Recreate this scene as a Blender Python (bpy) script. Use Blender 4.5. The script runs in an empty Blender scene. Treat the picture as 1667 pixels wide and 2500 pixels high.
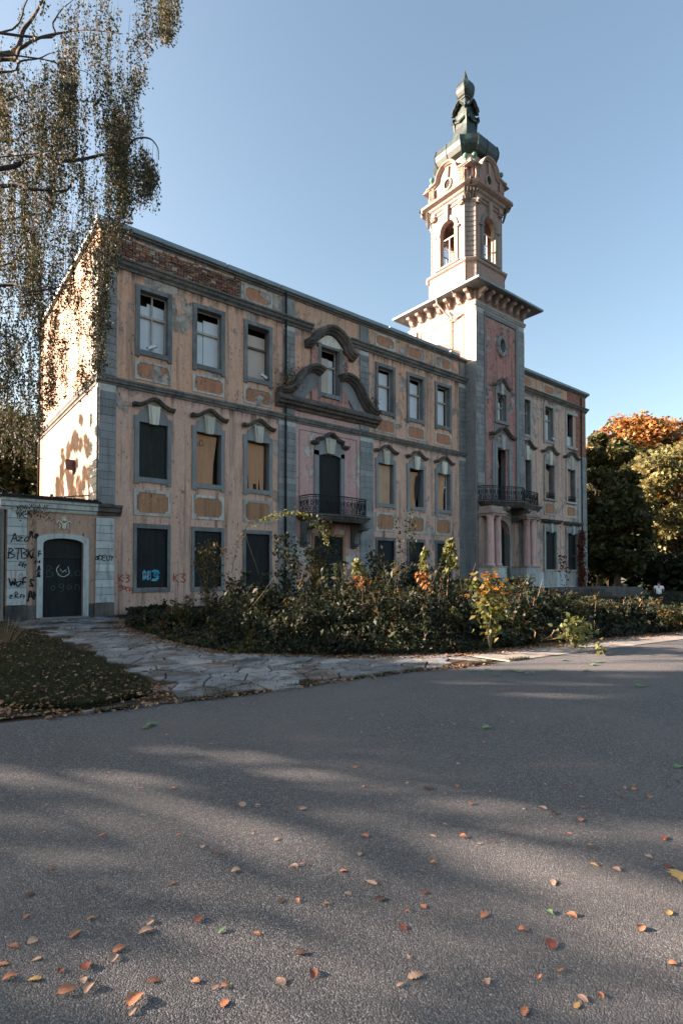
import bpy, bmesh, math, random
import numpy as np
from mathutils import Vector, noise as mnoise
random.seed(7); RNG = np.random.default_rng(11)
S = bpy.context.scene
R = math.radians
# ------------------------------------------------------------ camera
TH = R(51.369)                       # angle between the facade and the view direction
CAMP = np.array([-5.72, -21.96, 1.6]); FPX = 1336.0; PITCH = R(1.2); PXC = 833.5; PYC = 1401.0 - FPX*math.tan(PITCH)
cd = bpy.data.cameras.new('camera'); cam = bpy.data.objects.new('camera', cd); S.collection.objects.link(cam)
cam.location = CAMP; cam.rotation_euler = (R(90)+PITCH, 0, -(R(90)-TH))
cd.sensor_fit = 'VERTICAL'; cd.sensor_height = 36.0; cd.lens = FPX/2500*36
cd.shift_y = (PYC-1250)/2500.0
cd.clip_end = 2000; cd.clip_start = 0.05
S.camera = cam
# ------------------------------------------------------------ sky and sun
SUND = Vector((-0.72, 0.62, 0.308)).normalized()      # towards the sun
elev = math.asin(SUND.z)
w = bpy.data.worlds.new('World'); S.world = w; w.use_nodes = True
nt = w.node_tree; bg = nt.nodes['Background']
sky = nt.nodes.new('ShaderNodeTexSky'); sky.sky_type = 'NISHITA'; sky.sun_disc = False
sky.sun_elevation = elev; sky.sun_rotation = math.atan2(SUND.x, SUND.y)
sky.altitude = 0; sky.air_density = 1.0; sky.dust_density = 2.4; sky.ozone_density = 0.35
tint = nt.nodes.new('ShaderNodeMixRGB'); tint.blend_type = 'MULTIPLY'; tint.inputs[0].default_value = 1; tint.inputs[2].default_value = (1.0, 1.025, .98, 1)
nt.links.new(sky.outputs[0], tint.inputs[1]); nt.links.new(tint.outputs[0], bg.inputs[0]); bg.inputs[1].default_value = 0.05
sl = bpy.data.lights.new('sun', 'SUN'); sl.energy = 5.0; sl.angle = R(0.5); sl.color = (1.0, 0.76, 0.61)
so = bpy.data.objects.new('sun', sl); S.collection.objects.link(so)
so.rotation_euler = (-SUND).to_track_quat('-Z', 'Y').to_euler(); so.location = (-30, 30, 30)
S.view_settings.view_transform = 'Standard'; S.view_settings.look = 'None'
S.view_settings.exposure = 2.75; S.view_settings.gamma = 1.0; S.view_settings.use_curve_mapping = False
# ------------------------------------------------------------ helpers
COL = S.collection
def link(o, parent=None):
    COL.objects.link(o)
    if parent is not None: o.parent = parent
    return o
def tag(o, label=None, cat=None, group=None, kind=None):
    if label: o['label'] = label
    if cat: o['category'] = cat
    if group: o['group'] = group
    if kind: o['kind'] = kind
    return o
def empty(name, loc=(0, 0, 0), rz=0, parent=None, **k):
    o = bpy.data.objects.new(name, None); o.location = loc; o.rotation_euler = (0, 0, rz); o.empty_display_size = .2
    link(o, parent); return tag(o, **k)
class MB:
    def __init__(s): s.v = []; s.f = []; s.m = []
    def add(s, vs, fs, mi=0):
        b = len(s.v); s.v += [tuple(v) for v in vs]
        for f in fs: s.f.append([b+i for i in f]); s.m.append(mi)
    def mesh(s, name, mats, smooth=False):
        me = bpy.data.meshes.new(name); me.from_pydata(s.v, [], s.f)
        for m in (mats if isinstance(mats, (list, tuple)) else [mats]): me.materials.append(m)
        if any(s.m): me.polygons.foreach_set('material_index', s.m)
        if smooth: me.polygons.foreach_set('use_smooth', [True]*len(s.f))
        me.update(); return me
    def build(s, name, mats, parent=None, smooth=False, **k):
        o = bpy.data.objects.new(name, s.mesh(name, mats, smooth)); link(o, parent)
        bm = bmesh.new(); bm.from_mesh(o.data); bmesh.ops.recalc_face_normals(bm, faces=bm.faces); bm.to_mesh(o.data); bm.free()
        return tag(o, **k)
def build_each(m, name, mats, parent, **k):   # every shape that was added becomes a piece of its own
    parts = {}; par = list(range(len(m.v)))
    def fd(i):
        while par[i] != i: par[i] = par[par[i]]; i = par[i]
        return i
    for f in m.f:
        for i in f[1:]: par[fd(i)] = fd(f[0])
    for f, mi in zip(m.f, m.m): parts.setdefault(fd(f[0]), []).append((f, mi))
    for fs in parts.values():
        q = MB(); ids = sorted({i for f, _ in fs for i in f}); mp = {i: j for j, i in enumerate(ids)}
        q.v = [m.v[i] for i in ids]; q.f = [[mp[i] for i in f] for f, _ in fs]; q.m = [mi for _, mi in fs]; q.build(name, mats, parent, **k)
BF = [(0,3,2,1),(4,5,6,7),(0,1,5,4),(1,2,6,5),(2,3,7,6),(3,0,4,7)]
def box(m, x0, x1, y0, y1, z0, z1, mi=0):
    m.add([(x0,y0,z0),(x1,y0,z0),(x1,y1,z0),(x0,y1,z0),(x0,y0,z1),(x1,y0,z1),(x1,y1,z1),(x0,y1,z1)], BF, mi)
class Fr:   # a wall frame: u along the wall, d outwards, z up
    def __init__(s, o, ud, nd): s.o = np.array(o, float); s.u = np.array(ud, float); s.n = np.array(nd, float)
    def __call__(s, u, d, z): p = s.o+s.u*u+s.n*d; return (p[0], p[1], p[2]+z)
def fbox(m, F, u0, u1, d0, d1, z0, z1, mi=0):
    m.add([F(u0,d0,z0),F(u1,d0,z0),F(u1,d1,z0),F(u0,d1,z0),F(u0,d0,z1),F(u1,d0,z1),F(u1,d1,z1),F(u0,d1,z1)], BF, mi)
def fprism(m, F, poly, d0, d1, mi=0):
    n = len(poly); vs = [F(u,d0,z) for u,z in poly]+[F(u,d1,z) for u,z in poly]
    m.add(vs, [list(range(n))[::-1], list(range(n,2*n))]+[(i,(i+1)%n,n+(i+1)%n,n+i) for i in range(n)], mi)
def sweep(m, F, path, prof, mi=0):   # prof: (offset up the path normal, outward)
    P = np.array(path, float); n = len(P); T = np.gradient(P, axis=0)
    T /= np.linalg.norm(T, axis=1)[:,None]; N = np.stack([-T[:,1], T[:,0]], 1)
    k = len(prof); vs = []
    for i in range(n):
        for a, d in prof: q = P[i]+N[i]*a; vs.append(F(q[0], d, q[1]))
    fs = [(i*k+j, i*k+(j+1)%k, (i+1)*k+(j+1)%k, (i+1)*k+j) for i in range(n-1) for j in range(k)]
    fs += [list(range(k))[::-1], [(n-1)*k+j for j in range(k)]]
    m.add(vs, fs, mi)
def tube(m, pts, rad, n=6, mi=0, cap=True):
    P = [Vector(p) for p in pts]; k = len(P)
    rr = rad if isinstance(rad, (list, tuple, np.ndarray)) else [rad]*k
    vs = []; ref = None
    for i in range(k):
        t = (P[min(i+1,k-1)]-P[max(i-1,0)]); t = t.normalized() if t.length > 1e-9 else Vector((0,0,1))
        if ref is None: ref = Vector((0,0,1)) if abs(t.z) < .9 else Vector((1,0,0))
        a = t.cross(ref); a = a.normalized() if a.length > 1e-6 else t.orthogonal().normalized()
        b = t.cross(a); ref = a.cross(t)
        for j in range(n):
            an = 2*math.pi*j/n; vs.append(P[i]+(a*math.cos(an)+b*math.sin(an))*rr[i])
    fs = [(i*n+j, i*n+(j+1)%n, (i+1)*n+(j+1)%n, (i+1)*n+j) for i in range(k-1) for j in range(n)]
    if cap: fs += [list(range(n)), [(k-1)*n+j for j in range(n)]]
    m.add(vs, fs, mi)
def lathe(m, c, prof, n=16, mi=0, ax=None):
    vs = []; k = len(prof)
    for r, z in prof:
        for j in range(n):
            a = 2*math.pi*j/n; vs.append((c[0]+r*math.cos(a), c[1]+r*math.sin(a), c[2]+z))
    fs = [(i*n+j, i*n+(j+1)%n, (i+1)*n+(j+1)%n, (i+1)*n+j) for i in range(k-1) for j in range(n)]
    fs += [list(range(n)), [(k-1)*n+j for j in range(n)]]
    m.add(vs, fs, mi)
def ball(m, c, r, n=8, mi=0, sz=1.0):
    lathe(m, c, [(max(.001, r*math.sin(math.pi*i/n)), -r*sz*math.cos(math.pi*i/n)) for i in range(n+1)], n+2, mi)
def octa(h, c):    # square of half side h with corners cut by c
    return [(-h,-h+c),(-h+c,-h),(h-c,-h),(h,-h+c),(h,h-c),(h-c,h),(-h+c,h),(-h,h-c)]
def loft(m, c, rings, mi=0):   # rings: (h, cut, z)
    vs = []
    for h, cc, z in rings: vs += [(c[0]+x, c[1]+y, z) for x, y in octa(h, cc)]
    fs = [(i*8+j, i*8+(j+1)%8, (i+1)*8+(j+1)%8, (i+1)*8+j) for i in range(len(rings)-1) for j in range(8)]
    fs += [list(range(8)), [(len(rings)-1)*8+j for j in range(8)]]
    m.add(vs, fs, mi)
def wall(m, F, u0, u1, z0, z1, holes, t=.4, mi=0, rmi=None):
    if rmi is None: rmi = mi
    us = sorted({u0, u1, *[h[0] for h in holes], *[h[1] for h in holes]}); zs = sorted({z0, z1, *[h[2] for h in holes], *[h[3] for h in holes]})
    us = [u for u in us if u0 <= u <= u1]; zs = [z for z in zs if z0 <= z <= z1]
    def inh(u, z): return any(h[0] < u < h[1] and h[2] < z < h[3] for h in holes)
    for a, b in zip(us[:-1], us[1:]):
        for c, d in zip(zs[:-1], zs[1:]):
            if inh((a+b)/2, (c+d)/2): continue
            m.add([F(a,0,c),F(b,0,c),F(b,0,d),F(a,0,d)], [(0,1,2,3)], mi)
            m.add([F(a,-t,c),F(b,-t,c),F(b,-t,d),F(a,-t,d)], [(3,2,1,0)], mi)
    for h in holes:
        a, b, c, d = h[:4]
        for (p, q), (r_, s_) in (((a,c),(b,c)),((b,c),(b,d)),((b,d),(a,d)),((a,d),(a,c))):
            m.add([F(p,0,q),F(r_,0,s_),F(r_,-t,s_),F(p,-t,q)], [(0,1,2,3)], rmi)
def bez(pts, n=8):    # catmull-rom through points
    P = [np.array(p, float) for p in pts]; P = [2*P[0]-P[1]]+P+[2*P[-1]-P[-2]]; out = []
    for i in range(1, len(P)-2):
        for k in range(n):
            t = k/n; a, b, c, d = P[i-1], P[i], P[i+1], P[i+2]
            out.append(.5*((2*b)+(-a+c)*t+(2*a-5*b+4*c-d)*t*t+(-a+3*b-3*c+d)*t**3))
    out.append(P[-2]); return [tuple(o) for o in out]
# the direction a given spot of the view lies in, for placing things at a known distance from the camera
_f0 = np.array([math.cos(TH), math.sin(TH), 0]); _r = np.array([math.sin(TH), -math.cos(TH), 0]); _up = np.array([0,0,1.])
_fw = _f0*math.cos(PITCH)+_up*math.sin(PITCH); _u2 = -_f0*math.sin(PITCH)+_up*math.cos(PITCH)
def ray(x, y): return _fw+_r*((x-PXC)/FPX)+_u2*((PYC-y)/FPX)
def at(x, y, depth): return CAMP+ray(x, y)*depth
def gnd(x, y, z=0.0):
    d = ray(x, y); return CAMP+d*((z-CAMP[2])/d[2])
# ------------------------------------------------------------ materials
def newmat(name):
    m = bpy.data.materials.new(name); m.use_nodes = True; nt = m.node_tree
    return m, nt, nt.nodes['Principled BSDF']
class N:   # small node builder
    def __init__(s, nt): s.nt = nt; g = nt.nodes.new('ShaderNodeNewGeometry'); s.pos = g.outputs['Position']; s.geo = g
    def map(s, sc, loc=(0,0,0), src=None, rot=(0,0,0)):
        n = s.nt.nodes.new('ShaderNodeMapping'); n.inputs['Scale'].default_value = sc; n.inputs['Location'].default_value = loc; n.inputs['Rotation'].default_value = rot
        s.nt.links.new(src or s.pos, n.inputs[0]); return n.outputs[0]
    def noise(s, sc=1, det=4, rough=.55, vec=None, dist=0):
        n = s.nt.nodes.new('ShaderNodeTexNoise'); n.inputs['Scale'].default_value = sc; n.inputs['Detail'].default_value = det
        n.inputs['Roughness'].default_value = rough; n.inputs['Distortion'].default_value = dist
        s.nt.links.new(vec or s.pos, n.inputs['Vector']); return n.outputs['Fac']
    def voro(s, sc=1, feat='F1', vec=None, out='Distance', rnd=1):
        n = s.nt.nodes.new('ShaderNodeTexVoronoi'); n.feature = feat; n.inputs['Scale'].default_value = sc; n.inputs['Randomness'].default_value = rnd
        s.nt.links.new(vec or s.pos, n.inputs['Vector']); return n.outputs[out]
    def ramp(s, fac, *stops, interp='LINEAR'):
        n = s.nt.nodes.new('ShaderNodeValToRGB'); cr = n.color_ramp; cr.interpolation = interp
        while len(cr.elements) < len(stops): cr.elements.new(.5)
        for e, (p, c) in zip(cr.elements, stops):
            e.position = p; e.color = (*c, 1) if isinstance(c, (tuple, list)) else (c, c, c, 1)
        s.nt.links.new(fac, n.inputs[0]); return n.outputs[0]
    def mix(s, fac, a, b, mode='MIX'):
        n = s.nt.nodes.new('ShaderNodeMixRGB'); n.blend_type = mode
        for i, x in enumerate((fac, a, b)):
            if isinstance(x, (int, float)): n.inputs[i].default_value = x if i == 0 else (x, x, x, 1)
            elif isinstance(x, (tuple, list)): n.inputs[i].default_value = (*x, 1)
            else: s.nt.links.new(x, n.inputs[i])
        return n.outputs[0]
    def math(s, op, a, b=0.0):
        n = s.nt.nodes.new('ShaderNodeMath'); n.operation = op
        for i, x in enumerate((a, b)):
            if isinstance(x, (int, float)): n.inputs[i].default_value = x
            else: s.nt.links.new(x, n.inputs[i])
        return n.outputs[0]
    def bump(s, h, st=.3, dist=.02, prev=None):
        n = s.nt.nodes.new('ShaderNodeBump'); n.inputs['Strength'].default_value = st; n.inputs['Distance'].default_value = dist
        s.nt.links.new(h, n.inputs['Height'])
        if prev is not None: s.nt.links.new(prev, n.inputs['Normal'])
        return n.outputs[0]
    def z(s):
        n = s.nt.nodes.new('ShaderNodeSeparateXYZ'); s.nt.links.new(s.pos, n.inputs[0]); return n.outputs
def fin(nt, b, col, rough=.9, bump=None, spec=.2):
    if isinstance(col, (tuple, list)): b.inputs['Base Color'].default_value = (*col, 1)
    else: nt.links.new(col, b.inputs['Base Color'])
    if isinstance(rough, (int, float)): b.inputs['Roughness'].default_value = rough
    else: nt.links.new(rough, b.inputs['Roughness'])
    b.inputs['Specular IOR Level'].default_value = spec
    if bump is not None: nt.links.new(bump, b.inputs['Normal'])
def plaster(name, c1, c2, patch=(.42,.37,.33), amt=.62, streak=.5, seed=0, pits=.64, patch2=(.24,.215,.195), under=()):
    m, nt, b = newmat(name); n = N(nt); o = (seed*3.1, seed*1.7, seed*2.3)
    v = n.map((1,1,1), o)
    col = n.mix(n.ramp(n.noise(.7, 6, .6, v), (.35, 0.), (.65, 1.)), c1, c2)
    col = n.mix(n.ramp(n.noise(9, 5, .7, v), (.3, .0), (.75, .45)), col, tuple(x*.72 for x in c1))
    col = n.mix(n.ramp(n.noise(1, 8, .8, n.map((17,17,3.2), o)), (.44, 0.), (.66, .5)), col, tuple(x*.62 for x in c1))
    col = n.mix(n.ramp(n.noise(3.1, 9, .78, n.map((1,1,.6), o)), (.52, 0.), (.64, .32)), col, tuple(min(.8, x*1.25+.05) for x in c1))
    st = n.noise(1, 5, .62, n.map((4.5,4.5,.22), o))
    col = n.mix(n.ramp(st, (.5, 0.), (.72, streak)), col, (.075,.065,.06))
    st2 = n.noise(1, 6, .7, n.map((14,14,.7), o))
    col = n.mix(n.ramp(st2, (.58, 0.), (.78, streak*.9)), col, (.09,.075,.065))
    pn = n.noise(1.1, 10, .68, n.map((1,1,.75), (o[0]+9, o[1], o[2])), .35)
    pn = n.math('ADD', pn, n.math('MULTIPLY', n.math('SUBTRACT', n.noise(.32, 3, .5, n.map((1,1,1), (o[2], 5, o[0]))), .5), .42))
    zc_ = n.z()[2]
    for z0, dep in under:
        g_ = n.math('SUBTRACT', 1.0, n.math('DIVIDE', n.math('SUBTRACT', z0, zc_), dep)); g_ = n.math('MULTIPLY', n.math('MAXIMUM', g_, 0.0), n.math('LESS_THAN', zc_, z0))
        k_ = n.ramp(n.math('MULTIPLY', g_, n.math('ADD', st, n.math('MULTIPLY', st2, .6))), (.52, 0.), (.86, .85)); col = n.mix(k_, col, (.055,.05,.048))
    pm = n.ramp(pn, (amt, 0.), (amt+.012, 1.))
    pc = n.mix(n.ramp(n.noise(2.3, 6, .6, v), (.42, 0.), (.58, 1.)), patch, patch2)
    col = n.mix(pm, col, pc)
    edge = n.ramp(pn, (amt-.012, 0.), (amt, .7), (amt+.01, 0.))
    col = n.mix(edge, col, (.05,.045,.04))
    pit = n.ramp(n.noise(9.5, 4, .62, n.map((1,1,.5), o)), (pits, 0.), (pits+.02, 1.))
    col = n.mix(n.math('MULTIPLY', pit, .75), col, (.06,.05,.045))
    bp = n.bump(n.noise(38, 5, .7), .22, .012)
    bp = n.bump(n.ramp(pn, (amt-.003, 1.), (amt+.003, 0.)), .7, .018, bp)
    bp = n.bump(pit, .6, -.012, bp)
    bp = n.bump(n.noise(2.2, 4, .5), .3, .04, bp)
    fin(nt, b, col, .92, bp, .15); return m
def stone(name, c1, c2, dark=(.06,.065,.07), amt=.5, seed=0, bumpd=.01):
    m, nt, b = newmat(name); n = N(nt); o = (seed*2.1, seed*4.7, seed*1.3)
    v = n.map((1,1,1), o)
    col = n.mix(n.ramp(n.noise(1.3, 8, .65, v), (.38, 0.), (.62, 1.)), c1, c2)
    st = n.noise(1, 6, .65, n.map((7,7,.9), o))
    col = n.mix(n.ramp(st, (.5, 0.), (.7, amt)), col, dark)
    sp = n.noise(16, 5, .75, v)
    col = n.mix(n.ramp(sp, (.58, 0.), (.7, amt*.9)), col, dark)
    oi = nt.nodes.new('ShaderNodeObjectInfo')
    col = n.mix(1., col, n.ramp(oi.outputs['Random'], (0., .8), (1., 1.15)), 'MULTIPLY')
    bp = n.bump(n.noise(30, 5, .75), .35, bumpd); bp = n.bump(n.noise(4, 4, .6), .3, .02, bp)
    fin(nt, b, col, .9, bp, .2); return m
def simple(name, c, rough=.8, var=.25, sc=3., spec=.25, bumps=.15, metal=0.):
    m, nt, b = newmat(name); n = N(nt)
    col = n.mix(n.ramp(n.noise(sc, 6, .65), (.3, 0.), (.7, 1.)), tuple(x*(1-var) for x in c), tuple(min(1, x*(1+var)) for x in c))
    fin(nt, b, col, rough, n.bump(n.noise(sc*9, 4, .6), bumps, .01), spec); b.inputs['Metallic'].default_value = metal; return m
def wood(name, c1, c2, rough=.75):
    m, nt, b = newmat(name); n = N(nt)
    g = n.noise(1, 7, .65, n.map((16,16,.7)), 1.2)
    col = n.mix(n.ramp(g, (.35, 0.), (.68, 1.)), c1, c2)
    col = n.mix(n.ramp(n.noise(1.2, 6, .6), (.5, 0.), (.75, .55)), col, tuple(x*.5 for x in c1))
    fin(nt, b, col, rough, n.bump(g, .25, .006), .25); return m
def leafmat(name, cols, rough=.55, trans=.35, dark=.55):
    m, nt, b = newmat(name); n = N(nt); rnd = n.geo.outputs['Random Per Island']
    k = len(cols); col = n.ramp(rnd, *[((i+.0)/k, c) for i, c in enumerate(cols)], interp='CONSTANT')
    col = n.mix(n.ramp(n.noise(1.1, 3, .5), (.35, 0.), (.7, 1.)), n.mix(1., col, dark, 'MULTIPLY'), col)
    fin(nt, b, col, rough, None, .35)
    tr = nt.nodes.new('ShaderNodeBsdfTranslucent'); ms = nt.nodes.new('ShaderNodeMixShader'); ms.inputs[0].default_value = trans
    nt.links.new(n.mix(1., col, (1.5, 1.35, .8), 'MULTIPLY'), tr.inputs[0])
    out = nt.nodes['Material Output']
    nt.links.new(b.outputs[0], ms.inputs[1]); nt.links.new(tr.outputs[0], ms.inputs[2]); nt.links.new(ms.outputs[0], out.inputs[0]); return m
M = {}
M['pl_low'] = plaster('pinkish tan plaster', (.64,.42,.34), (.60,.38,.29), amt=.60, streak=.8, seed=1, under=((9.0,1.1),))
M['pl_up'] = plaster('orange plaster', (.64,.37,.255), (.61,.41,.32), amt=.575, streak=.6, seed=2, under=((13.6,1.0),))
M['pl_attic'] = plaster('attic plaster', (.58,.345,.235), (.54,.365,.275), amt=.535, streak=.5, seed=3)
M['pl_right'] = plaster('faded tan plaster', (.60,.42,.345), (.56,.39,.315), amt=.575, streak=.65, seed=4, under=((14.4,1.0),))
M['pl_side'] = plaster('sunlit side plaster', (.44,.27,.19), (.50,.33,.245), amt=.63, streak=.35, seed=5, pits=.66, patch=(.5,.45,.4))
M['pl_tower'] = plaster('sunlit tower plaster', (.62,.42,.31), (.66,.47,.36), amt=.63, streak=.35, seed=5, pits=.66, patch=(.5,.45,.4))
M['pink'] = plaster('pink plaster', (.56,.34,.32), (.56,.39,.37), patch=(.55,.50,.44), patch2=(.42,.40,.37), amt=.57, streak=.35, seed=6)
M['pinktower'] = plaster('tower red plaster', (.42,.20,.175), (.47,.265,.24), patch=(.36,.3,.27), patch2=(.12,.10,.10), amt=.545, streak=.75, seed=8, pits=.6)
M['panel'] = plaster('brown panel plaster', (.42,.225,.13), (.37,.20,.12), amt=.66, streak=.6, seed=9)
M['panel_up'] = plaster('orange panel plaster', (.46,.215,.13), (.40,.20,.125), amt=.57, streak=.5, seed=10)
M['annex'] = plaster('annex plaster', (.50,.33,.255), (.46,.30,.225), amt=.68, streak=.85, seed=12)
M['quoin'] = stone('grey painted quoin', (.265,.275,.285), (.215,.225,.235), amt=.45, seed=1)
M['quoin_up'] = stone('weathered quoin', (.27,.27,.265), (.18,.19,.20), amt=.75, seed=2)
M['joint'] = simple('pale mortar joint', (.42,.43,.41), .95, .2, 6)
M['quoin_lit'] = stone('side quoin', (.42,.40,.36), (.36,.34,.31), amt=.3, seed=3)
M['wquoin'] = stone('whitewashed block', (.50,.52,.52), (.42,.45,.46), amt=.6, seed=4)
M['trim'] = stone('grey window surround', (.21,.22,.225), (.13,.14,.145), amt=.7, seed=5)
M['trim_mid'] = stone('blue grey window surround', (.235,.245,.255), (.195,.205,.215), amt=.25, seed=6)
M['key'] = stone('cream keystone', (.60,.58,.50), (.52,.50,.43), amt=.45, seed=7)
M['hood'] = stone('black weathered moulding', (.15,.13,.118), (.075,.07,.068), dark=(.02,.022,.025), amt=.85, seed=8)
M['corn'] = stone('weathered cornice', (.20,.19,.18), (.11,.115,.12), dark=(.03,.033,.035), amt=.8, seed=9)
M['pframe'] = stone('flaking white panel border', (.50,.48,.44), (.38,.37,.345), dark=(.16,.14,.12), amt=.95, seed=10)
M['tframe'] = stone('tower stone', (.40,.39,.37), (.32,.32,.31), amt=.6, seed=11)
M['bstone'] = stone('belfry stone', (.36,.27,.23), (.30,.235,.21), dark=(.10,.06,.05), amt=.7, seed=12)
M['bplaster'] = plaster('belfry plaster', (.36,.25,.215), (.32,.23,.20), amt=.68, streak=.35, seed=13)
M['belquoin'] = stone('belfry quoin', (.27,.245,.235), (.21,.20,.195), amt=.5, seed=13)
M['column'] = stone('pink sandstone column', (.56,.37,.34), (.47,.32,.30), dark=(.10,.08,.075), amt=.6, seed=14)
M['gutter'] = simple('zinc gutter', (.17,.22,.25), .55, .2, 2, .4, metal=.2)
M['iron'] = simple('black wrought iron', (.012,.014,.016), .6, .3, 8)
M['board'] = simple('dark boarding', (.010,.013,.015), .75, .2, 2.5, bumps=.3)
M['board2'] = simple('grey green boarding', (.020,.023,.021), .75, .25, 2.5, bumps=.3)
M['board'] = wood('dark painted boarding', (.008,.010,.012), (.020,.024,.026)); M['board2'] = wood('grey green painted boarding', (.014,.016,.015), (.030,.033,.030))
M['ply'] = wood('weathered plywood', (.40,.205,.11), (.48,.27,.16))
M['ply2'] = wood('pale plywood', (.50,.33,.22), (.42,.26,.17))
M['ply3'] = wood('reddish plywood', (.42,.20,.11), (.56,.37,.25))
M['white'] = simple('white board', (.60,.64,.68), .6, .08, 1.2)
M['white2'] = simple('beige board', (.50,.42,.36), .7, .1, 1.2)
M['sash'] = simple('old window frame', (.40,.37,.34), .7, .3, 9)
M['sashdark'] = simple('brown window frame', (.12,.09,.08), .7, .3, 9)
M['inside'] = simple('dark interior', (.03,.028,.027), .95, .3)  # near-black colour carries the shade of the unlit rooms
m, nt, b = newmat('window glass'); b.inputs['Base Color'].default_value = (.03,.04,.05,1); b.inputs['Roughness'].default_value = .08; M['glass'] = m
M['copper'] = None
m, nt, b = newmat('verdigris copper'); n = N(nt)
c_ = n.mix(n.ramp(n.noise(1.6, 7, .7, n.map((1,1,.5))), (.5, 0.), (.68, 1.)), (.010,.018,.017), (.028,.070,.060))
c_ = n.mix(n.ramp(n.noise(7, 6, .7, n.map((1,1,.25))), (.6, 0.), (.74, .5)), c_, (.085,.15,.13))
fin(nt, b, c_, .5, n.bump(n.noise(5, 5, .6), .25, .02), .5); b.inputs['Metallic'].default_value = .15; M['copper'] = m
M['verdi'] = simple('green copper ornament', (.09,.21,.17), .7, .4, 6)
m, nt, b = newmat('old brick'); n = N(nt); oi = nt.nodes.new('ShaderNodeObjectInfo')
c_ = n.ramp(oi.outputs['Random'], (0., (.12,.075,.06)), (.22, (.22,.10,.065)), (.4, (.30,.13,.075)), (.55, (.17,.13,.115)), (.7, (.36,.20,.11)), (.84, (.24,.20,.17)), (.94, (.42,.36,.29)), interp='CONSTANT')
c_ = n.mix(n.ramp(n.noise(14, 5, .7), (.42, 0.), (.7, .8)), c_, (.05,.045,.045))
fin(nt, b, c_, .95, n.bump(n.noise(28, 5, .7), .6, .015), .1); M['brick'] = m
m, nt, b = newmat('red brick'); n = N(nt)
c_ = n.mix(n.geo.outputs['Random Per Island'], (.30,.135,.10), (.38,.20,.15)); c_ = n.mix(n.ramp(n.noise(3, 6, .7), (.5, 0.), (.75, .8)), c_, (.12,.06,.05))
fin(nt, b, c_, .95, n.bump(n.noise(28, 5, .7), .4, .01), .1); M['redbrick'] = m
M['mortar'] = simple('old mortar', (.22,.20,.18), .95, .3, 6, bumps=.4)
M['mortar_red'] = simple('brick mortar', (.42,.30,.25), .95, .2, 6)
# asphalt
m, nt, b = newmat('asphalt'); n = N(nt)
v1 = n.voro(150, vec=n.pos); v2 = n.noise(75, 3, .8); big = n.noise(.5, 5, .6)
st = n.voro(150, vec=n.pos, out='Color')
stv = n.mix(1., st, (1/3,1/3,1/3), 'MULTIPLY')
s2 = n.nt.nodes.new('ShaderNodeSeparateColor'); n.nt.links.new(st, s2.inputs[0])
c_ = n.ramp(s2.outputs[0], (0., (.058,.063,.07)), (.5, (.12,.125,.132)), (.8, (.205,.207,.212)), (.97, (.36,.36,.36)))
c_ = n.mix(n.ramp(v1, (.25, 0.), (.8, .7)), c_, (.030,.032,.036))
c_ = n.mix(n.ramp(n.noise(22, 6, .75), (.42, 0.), (.62, .5)), c_, (.055,.055,.058))
c_ = n.mix(n.ramp(big, (.38, 0.), (.66, .45)), c_, (.15,.143,.14)); c_ = n.mix(n.ramp(n.noise(1.7, 8, .7, n.map((1,1,1),(3,8,0))), (.55, 0.), (.72, .5)), c_, (.07,.07,.073))
spk = n.ramp(n.noise(60, 2, .4, n.map((1,1,1), (7,3,1))), (.74, 0.), (.76, 1.))
c_ = n.mix(n.math('MULTIPLY', spk, .7), c_, (.42,.40,.38))
bp = n.bump(v1, .75, -.010); bp = n.bump(v2, .6, .008, bp); bp = n.bump(n.noise(8, 4, .6), .3, .02, bp)
fin(nt, b, c_, .85, bp, .25); M['asphalt'] = m
m, nt, b = newmat('worn pale pavement'); n = N(nt)
c_ = n.mix(n.ramp(n.noise(.9, 8, .65), (.35, 0.), (.65, 1.)), (.20,.185,.17), (.28,.26,.235)); c_ = n.mix(n.ramp(n.noise(14, 5, .7), (.5, 0.), (.7, .6)), c_, (.10,.085,.075))
fin(nt, b, c_, .9, n.bump(n.noise(30, 5, .7), .35, .01), .2); M['paving'] = m
m, nt, b = newmat('flagstone'); n = N(nt); oi = nt.nodes.new('ShaderNodeObjectInfo')
c_ = n.ramp(oi.outputs['Random'], (0., (.17,.185,.20)), (.3, (.22,.24,.25)), (.55, (.13,.145,.155)), (.75, (.26,.27,.27)), (.9, (.19,.155,.145)), interp='CONSTANT')
c_ = n.mix(n.ramp(n.noise(1.1, 9, .75), (.50, 0.), (.56, .85)), c_, (.055,.045,.036)); c_ = n.mix(n.ramp(n.noise(2.6, 8, .7), (.42, 0.), (.66, .6)), c_, (.085,.085,.085)); c_ = n.mix(n.ramp(n.noise(13, 6, .7), (.6, 0.), (.75, .6)), c_, (.34,.34,.32))
fin(nt, b, c_, .8, n.bump(n.noise(9, 6, .7), .5, .02), .3); M['flag'] = m
m, nt, b = newmat('soil with leaf mould'); n = N(nt)
c_ = n.mix(n.ramp(n.noise(3.5, 8, .7), (.4, 0.), (.6, 1.)), (.040,.030,.022), (.075,.055,.04)); c_ = n.mix(n.ramp(n.noise(26, 5, .8), (.58, 0.), (.66, .8)), c_, (.17,.085,.045))
fin(nt, b, c_, .95, n.bump(n.noise(20, 6, .8), .8, .03), .1); M['soil'] = m
m, nt, b = newmat('rough grass ground'); n = N(nt)
c_ = n.mix(n.ramp(n.noise(2.5, 8, .7), (.4, 0.), (.6, 1.)), (.020,.024,.013), (.042,.034,.022))
fin(nt, b, c_, .95, n.bump(n.noise(20, 6, .8), .8, .03), .1); M['grassg'] = m
M['grass'] = leafmat('grass blades', [(.025,.038,.016), (.033,.046,.018), (.020,.030,.014), (.075,.062,.032), (.030,.038,.018)], .6, .25)
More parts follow.
